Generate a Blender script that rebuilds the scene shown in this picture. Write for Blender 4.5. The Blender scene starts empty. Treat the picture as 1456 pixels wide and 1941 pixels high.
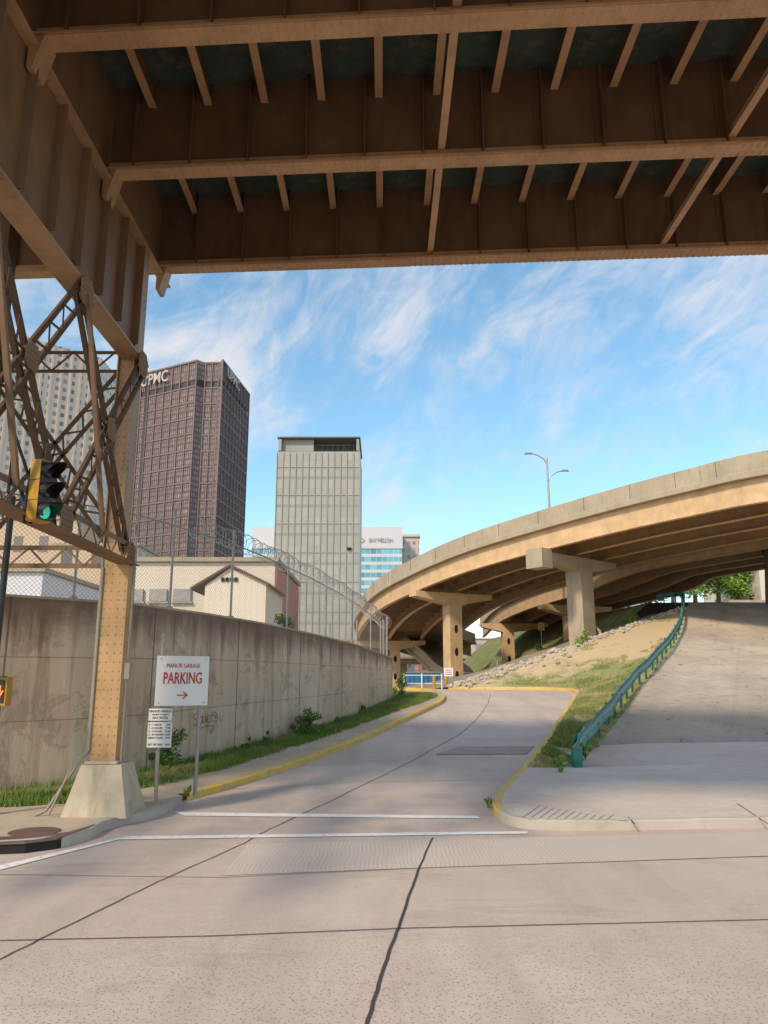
import bpy, math, random
import numpy as np
from mathutils import Vector, Matrix
import mathutils.noise as mn
random.seed(7); np.random.seed(7)
V=Vector
sc=bpy.context.scene
sc.view_settings.view_transform='Standard'
try: sc.view_settings.look='None'
except Exception: pass
sc.view_settings.exposure=0
COL=sc.collection
# ---------------------------------------------------------------- survey helpers (site measurements)
TH=math.radians(12.44); F=1450.0; CZ=2.1
cT,sT=math.cos(TH),math.sin(TH)
def ray(px,py):
    u=(px-728)/F; v=(970.5-py)/F
    return V((u,cT-v*sT,sT+v*cT))
def at_y(px,py,Y):
    d=ray(px,py); t=Y/d.y
    return V((d.x*t,Y,CZ+d.z*t))
def on_z(px,py,z):
    d=ray(px,py); t=(z-CZ)/d.z
    return V((d.x*t,d.y*t,z))
def hz(y): return float(np.interp(y,[14.2,17,36,39],[0,.12,1.55,1.65]))
def on_g(px,py,off=0.0):
    d=ray(px,py); t=3.0
    while t<140:
        if CZ+d.z*t < hz(d.y*t)+off: break
        t+=.02
    return V((d.x*t,d.y*t,hz(d.y*t)+off))
def catmull(P,n):
    P=[V(p) for p in P]; out=[]
    Q=[P[0]*2-P[1]]+P+[P[-1]*2-P[-2]]
    for i in range(1,len(Q)-2):
        for k in range(n):
            t=k/n; a,b,c,d=Q[i-1],Q[i],Q[i+1],Q[i+2]
            out.append(.5*((2*b)+(c-a)*t+(2*a-5*b+4*c-d)*t*t+(3*b-a-3*c+d)*t**3))
    out.append(P[-1]); return out
# ---------------------------------------------------------------- materials
class N:
    def __init__(s,name):
        s.m=bpy.data.materials.new(name); s.m.use_nodes=True
        s.t=s.m.node_tree; s.b=s.t.nodes['Principled BSDF']; s.out=s.t.nodes['Material Output']
    def n(s,ty,**k):
        x=s.t.nodes.new(ty)
        for a,b in k.items(): setattr(x,a,b)
        return x
    def l(s,a,b): s.t.links.new(a,b)
    def co(s,kind='Object',scale=(1,1,1)):
        c=s.n('ShaderNodeTexCoord'); m=s.n('ShaderNodeMapping'); m.inputs['Scale'].default_value=scale
        s.l(c.outputs[kind],m.inputs['Vector']); return m.outputs[0]
    def noise(s,vec,scale,detail=4,rough=.55,dist=0):
        x=s.n('ShaderNodeTexNoise'); x.inputs['Scale'].default_value=scale; x.inputs['Detail'].default_value=detail
        x.inputs['Roughness'].default_value=rough; x.inputs['Distortion'].default_value=dist
        s.l(vec,x.inputs['Vector']); return x.outputs['Fac']
    def ramp(s,fac,stops):
        x=s.n('ShaderNodeValToRGB'); e=x.color_ramp.elements
        for i,(p,c) in enumerate(stops):
            e[i].position=p; e[i].color=(tuple(c)+(1,)) if hasattr(c,'__len__') else (c,c,c,1)
        s.l(fac,x.inputs['Fac']); return x.outputs['Color']
    def mix(s,fac,a,b,mode='MIX'):
        x=s.n('ShaderNodeMix'); x.data_type='RGBA'; x.blend_type=mode
        for i,v in ((0,fac),(6,a),(7,b)):
            if hasattr(v,'links'): s.l(v,x.inputs[i])
            elif i==0: x.inputs[0].default_value=v
            else: x.inputs[i].default_value=tuple(v)+(1,)
        return x.outputs[2]
    def math(s,op,a,b=0.0):
        x=s.n('ShaderNodeMath'); x.operation=op
        for i,v in enumerate((a,b)):
            if hasattr(v,'links'): s.l(v,x.inputs[i])
            else: x.inputs[i].default_value=v
        return x.outputs[0]
    def bump(s,h,st=.3,dist=.02):
        x=s.n('ShaderNodeBump'); x.inputs['Strength'].default_value=st; x.inputs['Distance'].default_value=dist
        s.l(h,x.inputs['Height']); s.l(x.outputs[0],s.b.inputs['Normal'])
    def fin(s,col=None,rough=.7,metal=0,spec=None):
        if col is not None:
            if hasattr(col,'links'): s.l(col,s.b.inputs['Base Color'])
            else: s.b.inputs['Base Color'].default_value=tuple(col)+(1,)
        s.b.inputs['Roughness'].default_value=rough; s.b.inputs['Metallic'].default_value=metal
        if spec is not None: s.b.inputs['Specular IOR Level'].default_value=spec
        return s.m
def sc3(c,k): return tuple(min(1,x*k) for x in c)
M={}
def simple(name,col,rough=.7,var=.25,scale=2.0,metal=0,bump=.1,fine=25,dirt=None):
    a=N(name); o=a.co()
    n1=a.noise(o,scale,5,.6); n2=a.noise(o,fine,3,.6)
    c=a.mix(a.ramp(n1,[(.3,0.0),(.7,1.0)]),sc3(col,1-var),sc3(col,1+var*.6))
    c=a.mix(a.math('MULTIPLY',n2,.35),c,sc3(col,.7))
    if dirt:
        st=a.noise(a.co(scale=(3,3,.35)),1.6,5,.65)
        c=a.mix(a.ramp(st,[(.52,0.0),(.72,1.0)]),c,dirt)
    if bump: a.bump(n2,bump,.01)
    return a.fin(c,rough,metal)
def steelpaint(name,col,rust=(.12,.055,.025),amt=.6,rough=.55,spec=None):
    a=N(name); o=a.co()
    n1=a.noise(o,1.3,6,.62); n2=a.noise(a.co(scale=(2.2,2.2,.5)),2.0,5,.65); n3=a.noise(o,40,2,.5)
    c=a.mix(a.ramp(n1,[(.3,0.0),(.7,1.0)]),sc3(col,.78),sc3(col,1.12))
    c=a.mix(a.math('MULTIPLY',a.ramp(n2,[(.5,0.0),(.78,1.0)]),amt),c,rust)
    a.bump(n3,.08,.004)
    return a.fin(c,rough,0,spec)
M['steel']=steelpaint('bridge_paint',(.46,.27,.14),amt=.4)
M['steelweb']=steelpaint('bridge_web_shaded',(.165,.09,.047),(.075,.038,.022),amt=.7)  # bridge paint darkened; shade under the deck is put into the colour
M['girderside']=steelpaint('girder_side_shaded',(.21,.12,.064),(.09,.047,.027),amt=.6)  # scaled-down bridge paint; shade on the girder side is in the colour
M['steeldark']=steelpaint('brace_silhouette_tone',(.105,.063,.036),(.04,.025,.015),amt=.5,rough=.8,spec=.2)  # silhouette tone: shade on the bracing is painted into the colour
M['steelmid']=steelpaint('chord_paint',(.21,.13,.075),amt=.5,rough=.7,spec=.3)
M['steelcol']=steelpaint('column_paint_lit',(.48,.295,.13),amt=.4)  # golden light on the lower column is put into its colour
M['steelcolup']=steelpaint('column_paint_dimmed',(.36,.22,.11),amt=.5)  # same column paint toned down, with less light in the colour
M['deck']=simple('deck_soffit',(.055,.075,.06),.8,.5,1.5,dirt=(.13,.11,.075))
M['galv']=simple('galvanised_steel',(.34,.32,.30),.45,.2,4,metal=.4)
M['pedestal']=simple('pedestal_concrete',(.52,.44,.33),.9,.25,3,bump=.3,fine=60,dirt=(.36,.29,.2))
M['white']=simple('white_sign_face',(.78,.78,.78),.4,.06,3,bump=0)
M['red']=simple('red_lettering',(.52,.03,.02),.5,.1,3,bump=0)
M['blacktxt']=simple('dark_lettering',(.03,.03,.035),.5,.1,3,bump=0)
M['spray']=simple('grey_spray_paint',(.13,.11,.10),.8,.1,3,bump=0)
M['yellow']=simple('signal_yellow',(.50,.27,.02),.45,.3,6)
M['black']=simple('black_housing',(.012,.012,.013),.4,.2,6)
M['tealpost']=simple('teal_post_paint',(.025,.20,.15),.55,.3,3)
M['tealrail']=simple('teal_rail_paint',(.13,.31,.28),.45,.25,2,dirt=(.13,.20,.17))
M['vconc']=simple('viaduct_concrete',(.42,.345,.25),.9,.2,.7,bump=.2,dirt=(.30,.24,.17))
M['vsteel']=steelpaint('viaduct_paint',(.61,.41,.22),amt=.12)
M['vsteel2']=steelpaint('viaduct_under_shade',(.38,.245,.135),amt=.3)  # viaduct paint darkened; underside shade is put into the colour
M['vsteel3']=steelpaint('viaduct_shaded_paint',(.50,.335,.18),amt=.2)  # viaduct paint with the second deck's shade mixed into the colour
M['rock']=simple('riprap_rock',(.50,.435,.35),.95,.35,2.5,bump=.5,fine=12)
M['bark']=simple('bark',(.12,.085,.06),.95,.3,5,bump=.5)
M['rust']=simple('iron_cover_rust',(.17,.105,.085),.6,.35,2,metal=.1)
M['plate']=simple('steel_plate_rust',(.34,.25,.225),.55,.3,2,metal=.1)
M['crack']=simple('joint_sealant',(.06,.05,.045),.8,.2,5,bump=0)
M['blue']=simple('blue_paint',(.03,.18,.38),.4,.2,1)
M['dark']=simple('dark_void',(.015,.015,.015),.9,.2,2,bump=0)
M['groove']=simple('groove_shadow',(.25,.21,.18),.9,.2,2,bump=0)
M['cable']=simple('cable_grey',(.30,.26,.21),.6,.2,5)
M['ltxt']=simple('grey_lettering',(.42,.41,.45),.5,.1,3,bump=0); M['gold']=simple('gold_emblem',(.55,.42,.16),.5,.1,3,bump=0)
M['crowntxt']=simple('pale_crown_lettering',(.52,.46,.42),.6,.1,1,bump=0)
def road_mat():
    a=N('concrete_road'); o=a.co(); sy=a.n('ShaderNodeSeparateXYZ'); a.l(o,sy.inputs[0])
    n0=a.noise(o,.22,5,.6); n1=a.noise(o,1.3,6,.65,.3); n2=a.noise(o,11,5,.7); n3=a.noise(o,70,2,.6)
    sp=a.n('ShaderNodeTexVoronoi'); sp.inputs['Scale'].default_value=34; a.l(o,sp.inputs['Vector'])
    c=a.mix(a.ramp(n0,[(.32,0.0),(.68,1.0)]),(.475,.38,.325),(.60,.495,.425))
    c=a.mix(a.math('MULTIPLY',a.ramp(n1,[(.45,0.0),(.75,1.0)]),.4),c,(.37,.29,.245))
    c=a.mix(a.math('MULTIPLY',a.ramp(n2,[(.5,0.0),(.7,1.0)]),.3),c,(.66,.565,.49))
    near=a.ramp(a.math('MULTIPLY',sy.outputs[1],.1),[(.62,1.0),(.80,.25)])
    spk=a.math('MULTIPLY',a.ramp(sp.outputs['Distance'],[(.12,1.0),(.36,0.0)]),a.math('MULTIPLY',near,.9))
    c=a.mix(spk,c,(.20,.145,.125))
    st=a.noise(a.co(scale=(1.2,.12,1)),1.0,4,.6)
    c=a.mix(a.math('MULTIPLY',a.ramp(st,[(.48,0.0),(.68,1.0)]),.36),c,(.32,.255,.21))
    wrn=a.noise(a.co(scale=(.5,1.5,1)),.7,7,.75,.6)
    c=a.mix(a.math('MULTIPLY',a.ramp(wrn,[(.56,0.0),(.6,1.0)]),.22),c,(.29,.23,.195))
    sp2=a.noise(o,2.6,3,.8); c=a.mix(a.math('MULTIPLY',a.ramp(sp2,[(.68,0.0),(.74,1.0)]),.45),c,(.18,.14,.12))
    a.bump(a.math('ADD',n3,a.math('MULTIPLY',n2,.8)),.35,.008)
    return a.fin(c,.9)
M['road']=road_mat()
def walk_mat(name,c1,c2,c3,amt=.5):
    a=N(name); o=a.co()
    n0=a.noise(o,.6,6,.6); n1=a.noise(o,4,6,.7); n3=a.noise(o,60,2,.6)
    c=a.mix(a.ramp(n0,[(.3,0.0),(.7,1.0)]),c1,c2)
    c=a.mix(a.math('MULTIPLY',a.ramp(n1,[(.5,0.0),(.72,1.0)]),amt),c,c3)
    a.bump(n3,.3,.006); return a.fin(c,.9)
M['walk']=walk_mat('pavement_concrete',(.51,.42,.355),(.63,.54,.465),(.38,.305,.255))
M['panel']=walk_mat('kerb_ramp_concrete',(.55,.48,.42),(.65,.58,.51),(.42,.36,.31))
M['walk2']=walk_mat('old_footway_concrete',(.42,.33,.245),(.52,.43,.32),(.27,.21,.15))
def drive_mat():
    a=N('worn_asphalt'); o=a.co(); uv=a.co('UV'); sx=a.n('ShaderNodeSeparateXYZ'); a.l(uv,sx.inputs[0])
    n0=a.noise(o,.35,6,.65,.3); n1=a.noise(o,3,6,.7); n2=a.noise(a.co('UV',(6,.8,1)),1.2,6,.7,.4); n3=a.noise(o,45,2,.6)
    c=a.mix(a.ramp(n0,[(.35,0.0),(.65,1.0)]),(.42,.34,.26),(.58,.485,.375))
    c=a.mix(a.math('MULTIPLY',a.ramp(n1,[(.5,0.0),(.7,1.0)]),.4),c,(.30,.24,.19))
    ft=a.ramp(a.math('ADD',sx.outputs[1],a.math('MULTIPLY',n2,.35)),[(.3,1.0),(.62,0.0)])
    c=a.mix(a.math('MULTIPLY',ft,.62),c,(.21,.17,.145))
    c=a.mix(a.math('MULTIPLY',a.ramp(n2,[(.54,0.0),(.62,1.0)]),.35),c,(.22,.18,.15))
    ck=a.n('ShaderNodeTexVoronoi'); ck.feature='DISTANCE_TO_EDGE'; ck.inputs['Scale'].default_value=.9; a.l(o,ck.inputs['Vector'])
    ed=a.math('MULTIPLY',a.ramp(ck.outputs['Distance'],[(.006,1.0),(.018,0.0)]),a.ramp(n1,[(.5,0.0),(.6,1.0)]))
    c=a.mix(ed,c,(.09,.075,.065))
    a.bump(n3,.4,.01); return a.fin(c,.9)
M['asphalt']=drive_mat()
M['soil']=walk_mat('ground_soil',(.24,.20,.14),(.33,.28,.20),(.15,.125,.085))
def wall_mat():
    a=N('retaining_wall_concrete')
    uv=a.co('UV')
    n0=a.noise(uv,.35,6,.6); n1=a.noise(a.co('UV',(1.8,.3,1)),1.5,6,.7,.2); n2=a.noise(a.co('UV',(.9,.5,1)),2.7,6,.7); n3=a.noise(uv,30,3,.6)
    sx=a.n('ShaderNodeSeparateXYZ'); a.l(a.co('UV'),sx.inputs[0])
    c=a.mix(a.ramp(n0,[(.3,0.0),(.7,1.0)]),(.48,.345,.24),(.63,.50,.37))
    c=a.mix(a.math('MULTIPLY',a.ramp(n1,[(.52,0.0),(.68,1.0)]),.6),c,(.20,.11,.065))
    c=a.mix(a.math('MULTIPLY',a.ramp(n2,[(.52,0.0),(.7,1.0)]),.45),c,(.70,.61,.49))
    blot=a.noise(a.co('UV',(1,3.2,1)),1.3,9,.78,.5)
    c=a.mix(a.math('MULTIPLY',a.ramp(blot,[(.53,0.0),(.57,1.0)]),.42),c,(.25,.17,.115))
    top=a.math('ADD',sx.outputs[1],a.math('MULTIPLY',n1,.5))
    c=a.mix(a.math('MULTIPLY',a.ramp(a.math('MULTIPLY',top,.8),[(.78,0.0),(.93,1.0)]),.8),c,(.14,.08,.055))
    c=a.mix(a.math('MULTIPLY',a.ramp(a.math('ADD',sx.outputs[1],a.math('MULTIPLY',n2,.3)),[(.12,1.0),(.3,0.0)]),.45),c,(.22,.165,.12))
    fx=a.math('FRACT',a.math('DIVIDE',sx.outputs[0],3.1)); jx=a.math('LESS_THAN',fx,.012)
    fy=a.math('FRACT',a.math('MULTIPLY',sx.outputs[1],3.0)); jy=a.math('LESS_THAN',fy,.018)
    j=a.math('MAXIMUM',jx,a.math('MULTIPLY',jy,.6))
    c=a.mix(a.math('MULTIPLY',j,.75),c,(.09,.06,.045))
    a.bump(a.math('SUBTRACT',a.math('ADD',n3,blot),a.math('MULTIPLY',j,2.0)),.4,.015)
    return a.fin(c,.92)
M['wall']=wall_mat()
def grass_mat(name,g1,g2,dry,dr=.5):
    a=N(name); o=a.co(); n0=a.noise(o,.8,5,.6); n1=a.noise(o,7,4,.7)
    c=a.mix(n1,g1,g2); c=a.mix(a.ramp(n0,[(dr,0.0),(dr+.2,1.0)]),c,dry)
    return a.fin(c,.9,spec=.2)
M['grass']=grass_mat('grass_blades',(.09,.16,.03),(.20,.29,.06),(.30,.28,.10),.48)
M['grassgnd']=grass_mat('grassy_soil',(.10,.14,.035),(.18,.21,.06),(.26,.20,.11),.45)
M['grass2']=grass_mat('bank_grass_blades',(.15,.20,.05),(.30,.34,.11),(.48,.41,.21),.42)
M['leaf']=grass_mat('leaves',(.04,.10,.015),(.11,.20,.035),(.17,.24,.05),.6)
M['leaf2']=grass_mat('bright_leaves',(.12,.23,.03),(.28,.42,.08),(.36,.45,.12),.55)
def bank_mat():
    a=N('bank_soil_and_turf'); o=a.co(); sx=a.n('ShaderNodeSeparateXYZ'); a.l(a.co('UV'),sx.inputs[0])
    n0=a.noise(o,.5,6,.65,.3); n1=a.noise(o,6,5,.7)
    soil=a.mix(n1,(.44,.32,.18),(.64,.50,.31)); turf=a.mix(n1,(.18,.20,.07),(.36,.34,.15))
    m=a.math('ADD',a.math('MULTIPLY',sx.outputs[0],.75),a.math('MULTIPLY',a.math('SUBTRACT',n0,.5),.5))
    m=a.math('ADD',m,a.math('MULTIPLY',sx.outputs[1],.25))
    c=a.mix(a.ramp(m,[(.66,0.0),(.76,1.0)]),turf,soil); a.bump(n1,.6,.05)
    return a.fin(c,.95)
M['bank']=bank_mat()
def kerb_mat():
    a=N('yellow_painted_kerb'); o=a.co(); n=a.noise(o,5,6,.75); n2=a.noise(o,.8,3,.5)
    c=a.mix(a.ramp(n2,[(.3,0.0),(.7,1.0)]),(.60,.39,.07),(.70,.48,.13))
    c=a.mix(a.ramp(n,[(.52,0.0),(.62,1.0)]),c,(.38,.32,.23)); a.bump(n,.4,.01); return a.fin(c,.85)
M['ykerb']=kerb_mat()
M['kerb']=walk_mat('kerb_concrete',(.44,.38,.32),(.54,.48,.41),(.29,.24,.2))
def paint_mat():
    a=N('worn_white_road_paint'); o=a.co(); n=a.noise(o,9,6,.75)
    c=a.mix(a.ramp(n,[(.50,0.0),(.66,1.0)]),(.84,.82,.79),(.57,.50,.45)); return a.fin(c,.75)
M['paint']=paint_mat()
def emis(name,col,st):
    a=N(name); a.fin(col,.4); a.b.inputs['Emission Color'].default_value=col+(1,); a.b.inputs['Emission Strength'].default_value=st; return a.m
M['green']=emis('lit_green_lens',(.05,.75,.45),.35); M['orange']=emis('lit_orange_hand',(1,.22,.04),1.0)
M['lens']=simple('dark_lens',(.02,.012,.01),.2,.2,3)
def facade(name,wall,glass,cw,ch,fw,fh,big=None,bigc=(0,0,0),rough=.6,grough=.15,var=.35):
    a=N(name); uv=a.co('UV'); sx=a.n('ShaderNodeSeparateXYZ'); a.l(uv,sx.inputs[0])
    U=a.math('DIVIDE',sx.outputs[0],cw); W=a.math('DIVIDE',sx.outputs[1],ch)
    mu=a.math('LESS_THAN',a.math('ABSOLUTE',a.math('SUBTRACT',a.math('FRACT',U),.5)),fw/2)
    mw=a.math('LESS_THAN',a.math('ABSOLUTE',a.math('SUBTRACT',a.math('FRACT',W),.5)),fh/2)
    m=a.math('MULTIPLY',mu,mw)
    cb=a.n('ShaderNodeCombineXYZ'); a.l(a.math('FLOOR',U),cb.inputs[0]); a.l(a.math('FLOOR',W),cb.inputs[1])
    wn=a.n('ShaderNodeTexWhiteNoise'); a.l(cb.outputs[0],wn.inputs['Vector'])
    g=a.mix(a.math('MULTIPLY',wn.outputs['Value'],1.0),sc3(glass,1-var),sc3(glass,1+var))
    n=a.noise(uv,.06,4,.6); w=a.mix(n,sc3(wall,.85),sc3(wall,1.12))
    c=a.mix(m,w,g)
    if big:
        bu=a.math('LESS_THAN',a.math('FRACT',a.math('DIVIDE',sx.outputs[1],big)),.1)
        c=a.mix(bu,c,bigc)
    a.l(c,a.b.inputs['Base Color'])
    r=a.math('ADD',a.math('MULTIPLY',m,grough-rough),rough); a.l(r,a.b.inputs['Roughness'])
    return a.m
M['steeltower']=facade('weathered_steel_facade',(.15,.11,.108),(.29,.225,.215),2.0,4.0,.62,.6,rough=.6,grough=.35)
M['stfin']=simple('weathered_steel_fins',(.185,.135,.13),.6,.2,.05,bump=0)
M['stdark']=simple('dark_crown_band',(.05,.038,.038),.6,.2,.1,bump=0)
M['greytower']=facade('ribbed_metal_cladding',(.31,.305,.275),(.345,.34,.305),2.56,3.9,.88,.93,big=11.7,bigc=(.26,.255,.23),rough=.5,grough=.45,var=.08)
M['greyfin']=simple('pale_metal_rib',(.33,.325,.29),.5,.1,.1,bump=0)
M['greydark']=simple('dark_plant_metal',(.15,.14,.125),.5,.1,.1,bump=0)
M['bankw']=facade('glazed_bank_facade',(.62,.64,.66),(.16,.40,.52),3.0,4.2,.94,.62,rough=.5,grough=.2)
M['bankwhite']=simple('pale_parapet_panels',(.66,.66,.70),.6,.08,.05,bump=0)
M['bankbrown']=facade('beige_stone_facade',(.55,.47,.41),(.28,.26,.27),3,4,.5,.5)
M['pale']=facade('pale_office_facade',(.62,.54,.46),(.25,.22,.21),3.4,4.0,.5,.48,rough=.7)
M['palepier']=simple('pale_stone_pier',(.60,.52,.44),.8,.1,.1,bump=0)
M['oldstone']=facade('old_stone_facade',(.55,.42,.29),(.16,.13,.11),3.2,4.2,.38,.5,rough=.8)
M['brickred']=facade('red_brick_facade',(.34,.13,.09),(.10,.09,.09),3.0,3.5,.45,.5,rough=.85)
M['greybld']=facade('grey_apartment_facade',(.38,.37,.38),(.10,.11,.13),2.6,3.2,.5,.5,rough=.85)
M['whitebld']=facade('white_house_facade',(.62,.57,.50),(.12,.12,.12),3.0,3.0,.35,.45,rough=.85)
def brick(name,c1,c2,mortar,scale=1.0):
    a=N(name); b=a.n('ShaderNodeTexBrick'); a.l(a.co('UV'),b.inputs['Vector'])
    b.inputs['Color1'].default_value=c1+(1,); b.inputs['Color2'].default_value=c2+(1,); b.inputs['Mortar'].default_value=mortar+(1,)
    b.inputs['Scale'].default_value=scale; b.inputs['Brick Width'].default_value=.5; b.inputs['Row Height'].default_value=.22; b.inputs['Mortar Size'].default_value=.01
    n=a.noise(a.co('UV'),.7,5,.6); c=a.mix(a.math('MULTIPLY',n,.4),b.outputs['Color'],sc3(c1,.7)); a.bump(b.outputs['Fac'],-.1,.02)
    return a.fin(c,.85)
M['cream']=brick('cream_painted_block',(.72,.63,.52),(.69,.60,.49),(.62,.53,.42))
M['redside']=brick('red_painted_block',(.56,.26,.19),(.52,.24,.17),(.38,.16,.12))
def siding():
    a=N('cream_board_siding'); sx=a.n('ShaderNodeSeparateXYZ'); a.l(a.co('UV'),sx.inputs[0])
    f=a.math('LESS_THAN',a.math('FRACT',a.math('DIVIDE',sx.outputs[0],.3)),.08)
    n=a.noise(a.co('UV'),1.5,4,.6); c=a.mix(n,(.66,.57,.47),(.76,.67,.56)); c=a.mix(a.math('MULTIPLY',f,.3),c,(.38,.3,.23)); return a.fin(c,.8)
M['siding']=siding()
M['roofb']=simple('dark_roof_edge',(.15,.09,.06),.8,.2,2)
def chain():
    a=N('chain_link_mesh'); sx=a.n('ShaderNodeSeparateXYZ'); a.l(a.co('UV'),sx.inputs[0])
    p=a.math('ADD',sx.outputs[0],sx.outputs[1]); q=a.math('SUBTRACT',sx.outputs[0],sx.outputs[1])
    f1=a.math('LESS_THAN',a.math('FRACT',a.math('DIVIDE',p,.09)),.09); f2=a.math('LESS_THAN',a.math('FRACT',a.math('DIVIDE',q,.09)),.09)
    m=a.math('MAXIMUM',f1,f2); tr=a.n('ShaderNodeBsdfTransparent'); mx=a.n('ShaderNodeMixShader')
    a.fin((.28,.25,.22),.5,.3); a.l(m,mx.inputs[0]); a.l(tr.outputs[0],mx.inputs[1]); a.l(a.b.outputs[0],mx.inputs[2]); a.l(mx.outputs[0],a.out.inputs['Surface']); return a.m
M['chain']=chain()
def rib():
    a=N('grooved_gutter_concrete'); o=a.co(); sx=a.n('ShaderNodeSeparateXYZ'); a.l(o,sx.inputs[0])
    n=a.noise(o,1.5,5,.6); n2=a.noise(o,30,3,.6); n4=a.noise(o,3.0,4,.7)
    w=a.math('FRACT',a.math('ADD',a.math('MULTIPLY',sx.outputs[0],19),a.math('MULTIPLY',a.noise(o,1.4,3,.6),3.0)))
    g=a.math('LESS_THAN',w,.3); c=a.mix(n,(.49,.41,.355),(.62,.54,.475)); c=a.mix(a.math('MULTIPLY',a.math('MULTIPLY',g,a.ramp(n4,[(.35,0.0),(.65,1.0)])),.5),c,(.30,.24,.21))
    a.bump(a.math('SUBTRACT',n2,g),.3,.008); return a.fin(c,.9)
M['rib']=rib()
# ---------------------------------------------------------------- mesh builder
class MB:
    def __init__(s): s.v=[]; s.f=[]; s.uv={}
    def quad(s,a,b,c,d,uv=None):
        i=len(s.v); s.v+= [V(a),V(b),V(c),V(d)]; s.f.append((i,i+1,i+2,i+3))
        if uv: s.uv[len(s.f)-1]=uv
    def ngon(s,P): i=len(s.v); s.v+=[V(p) for p in P]; s.f.append(tuple(range(i,i+len(P))))
    def hexa(s,P):
        i=len(s.v); s.v+=[V(p) for p in P]
        for q in ((0,3,2,1),(4,5,6,7),(0,1,5,4),(1,2,6,5),(2,3,7,6),(3,0,4,7)): s.f.append(tuple(i+k for k in q))
    def box(s,c,sz,rz=0,taper=1.0):
        c=V(c); hx,hy,h=sz[0]/2,sz[1]/2,sz[2]/2; R=Matrix.Rotation(rz,3,'Z')
        P=[c+R@V((x*k,y*k,z)) for z,k in ((-h,1.0),(h,taper)) for x,y in ((-hx,-hy),(hx,-hy),(hx,hy),(-hx,hy))]
        s.hexa(P)
    def beam(s,p,q,w,h,up=(0,0,1)):
        p=V(p);q=V(q);d=(q-p).normalized(); up=V(up)
        if abs(d.dot(up))>.98: up=V((0,1,0))
        sd=d.cross(up).normalized(); u=sd.cross(d).normalized()
        s.hexa([o+sd*a*w/2+u*b*h/2 for o in (p,q) for a,b in ((-1,-1),(1,-1),(1,1),(-1,1))])
    def cyl(s,p,q,r,n=10,r2=None):
        p=V(p);q=V(q);d=(q-p).normalized(); up=V((0,0,1)) if abs(d.z)<.95 else V((1,0,0))
        a=d.cross(up).normalized(); b=a.cross(d); i=len(s.v); r2=r if r2 is None else r2
        for o,rr in ((p,r),(q,r2)):
            for k in range(n): t=2*math.pi*k/n; s.v.append(o+a*math.cos(t)*rr+b*math.sin(t)*rr)
        for k in range(n): s.f.append((i+k,i+(k+1)%n,i+n+(k+1)%n,i+n+k))
        s.f.append(tuple(i+k for k in range(n))[::-1]); s.f.append(tuple(i+n+k for k in range(n)))
    def pipe(s,P,r,n=4,rs=None):
        i0=len(s.v); m=len(P)
        for j,p in enumerate(P):
            p=V(p); d=(V(P[min(j+1,m-1)])-V(P[max(j-1,0)])).normalized(); up=V((0,0,1)) if abs(d.z)<.95 else V((1,0,0))
            a=d.cross(up).normalized(); b=a.cross(d); rr=r if rs is None else rs[j]
            for k in range(n): t=2*math.pi*k/n; s.v.append(p+a*math.cos(t)*rr+b*math.sin(t)*rr)
        for j in range(m-1):
            for k in range(n): a0=i0+j*n; s.f.append((a0+k,a0+(k+1)%n,a0+n+(k+1)%n,a0+n+k))
    def rivet(s,p,nrm,r=.016):
        nrm=V(nrm); s.cyl(V(p)-nrm*.002,V(p)+nrm*.011,r,6,r*.55)
    def grid(s,rows,uvf=None):
        i=len(s.v); nr=len(rows); nc=len(rows[0])
        for r in rows: s.v+=[V(p) for p in r]
        for a in range(nr-1):
            for b in range(nc-1):
                s.f.append((i+a*nc+b,i+a*nc+b+1,i+(a+1)*nc+b+1,i+(a+1)*nc+b))
                if uvf: s.uv[len(s.f)-1]=[uvf(a,b),uvf(a,b+1),uvf(a+1,b+1),uvf(a+1,b)]
    def make(s,name,mat,parent=None,base=None,smooth=False,label=None,cat=None,kind=None,group=None):
        Lc=V(base) if base is not None else V((0,0,0))
        me=bpy.data.meshes.new(name)
        if parent is None and base is not None: vs=[tuple(p-Lc) for p in s.v]
        else: vs=[tuple(p) for p in s.v]
        me.from_pydata(vs,[],s.f); me.update()
        if s.uv:
            ul=me.uv_layers.new(name='UVMap')
            for fi,uvs in s.uv.items():
                pl=me.polygons[fi]
                for k,li in enumerate(pl.loop_indices): ul.data[li].uv=uvs[k]
        me.materials.append(M[mat])
        if smooth:
            for p in me.polygons: p.use_smooth=True
        ob=bpy.data.objects.new(name,me); COL.objects.link(ob)
        if parent is not None:
            ob.parent=parent; ob.matrix_parent_inverse=Matrix.Translation(parent.location).inverted()
        elif base is not None: ob.location=Lc
        if label: ob['label']=label
        if cat: ob['category']=cat
        if kind: ob['kind']=kind
        if group: ob['group']=group
        return ob
def thing(name,base,label,cat,group=None):
    e=bpy.data.objects.new(name,None); e.location=V(base); e.empty_display_size=.2; COL.objects.link(e)
    e['label']=label; e['category']=cat
    if group: e['group']=group
    return e
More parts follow.
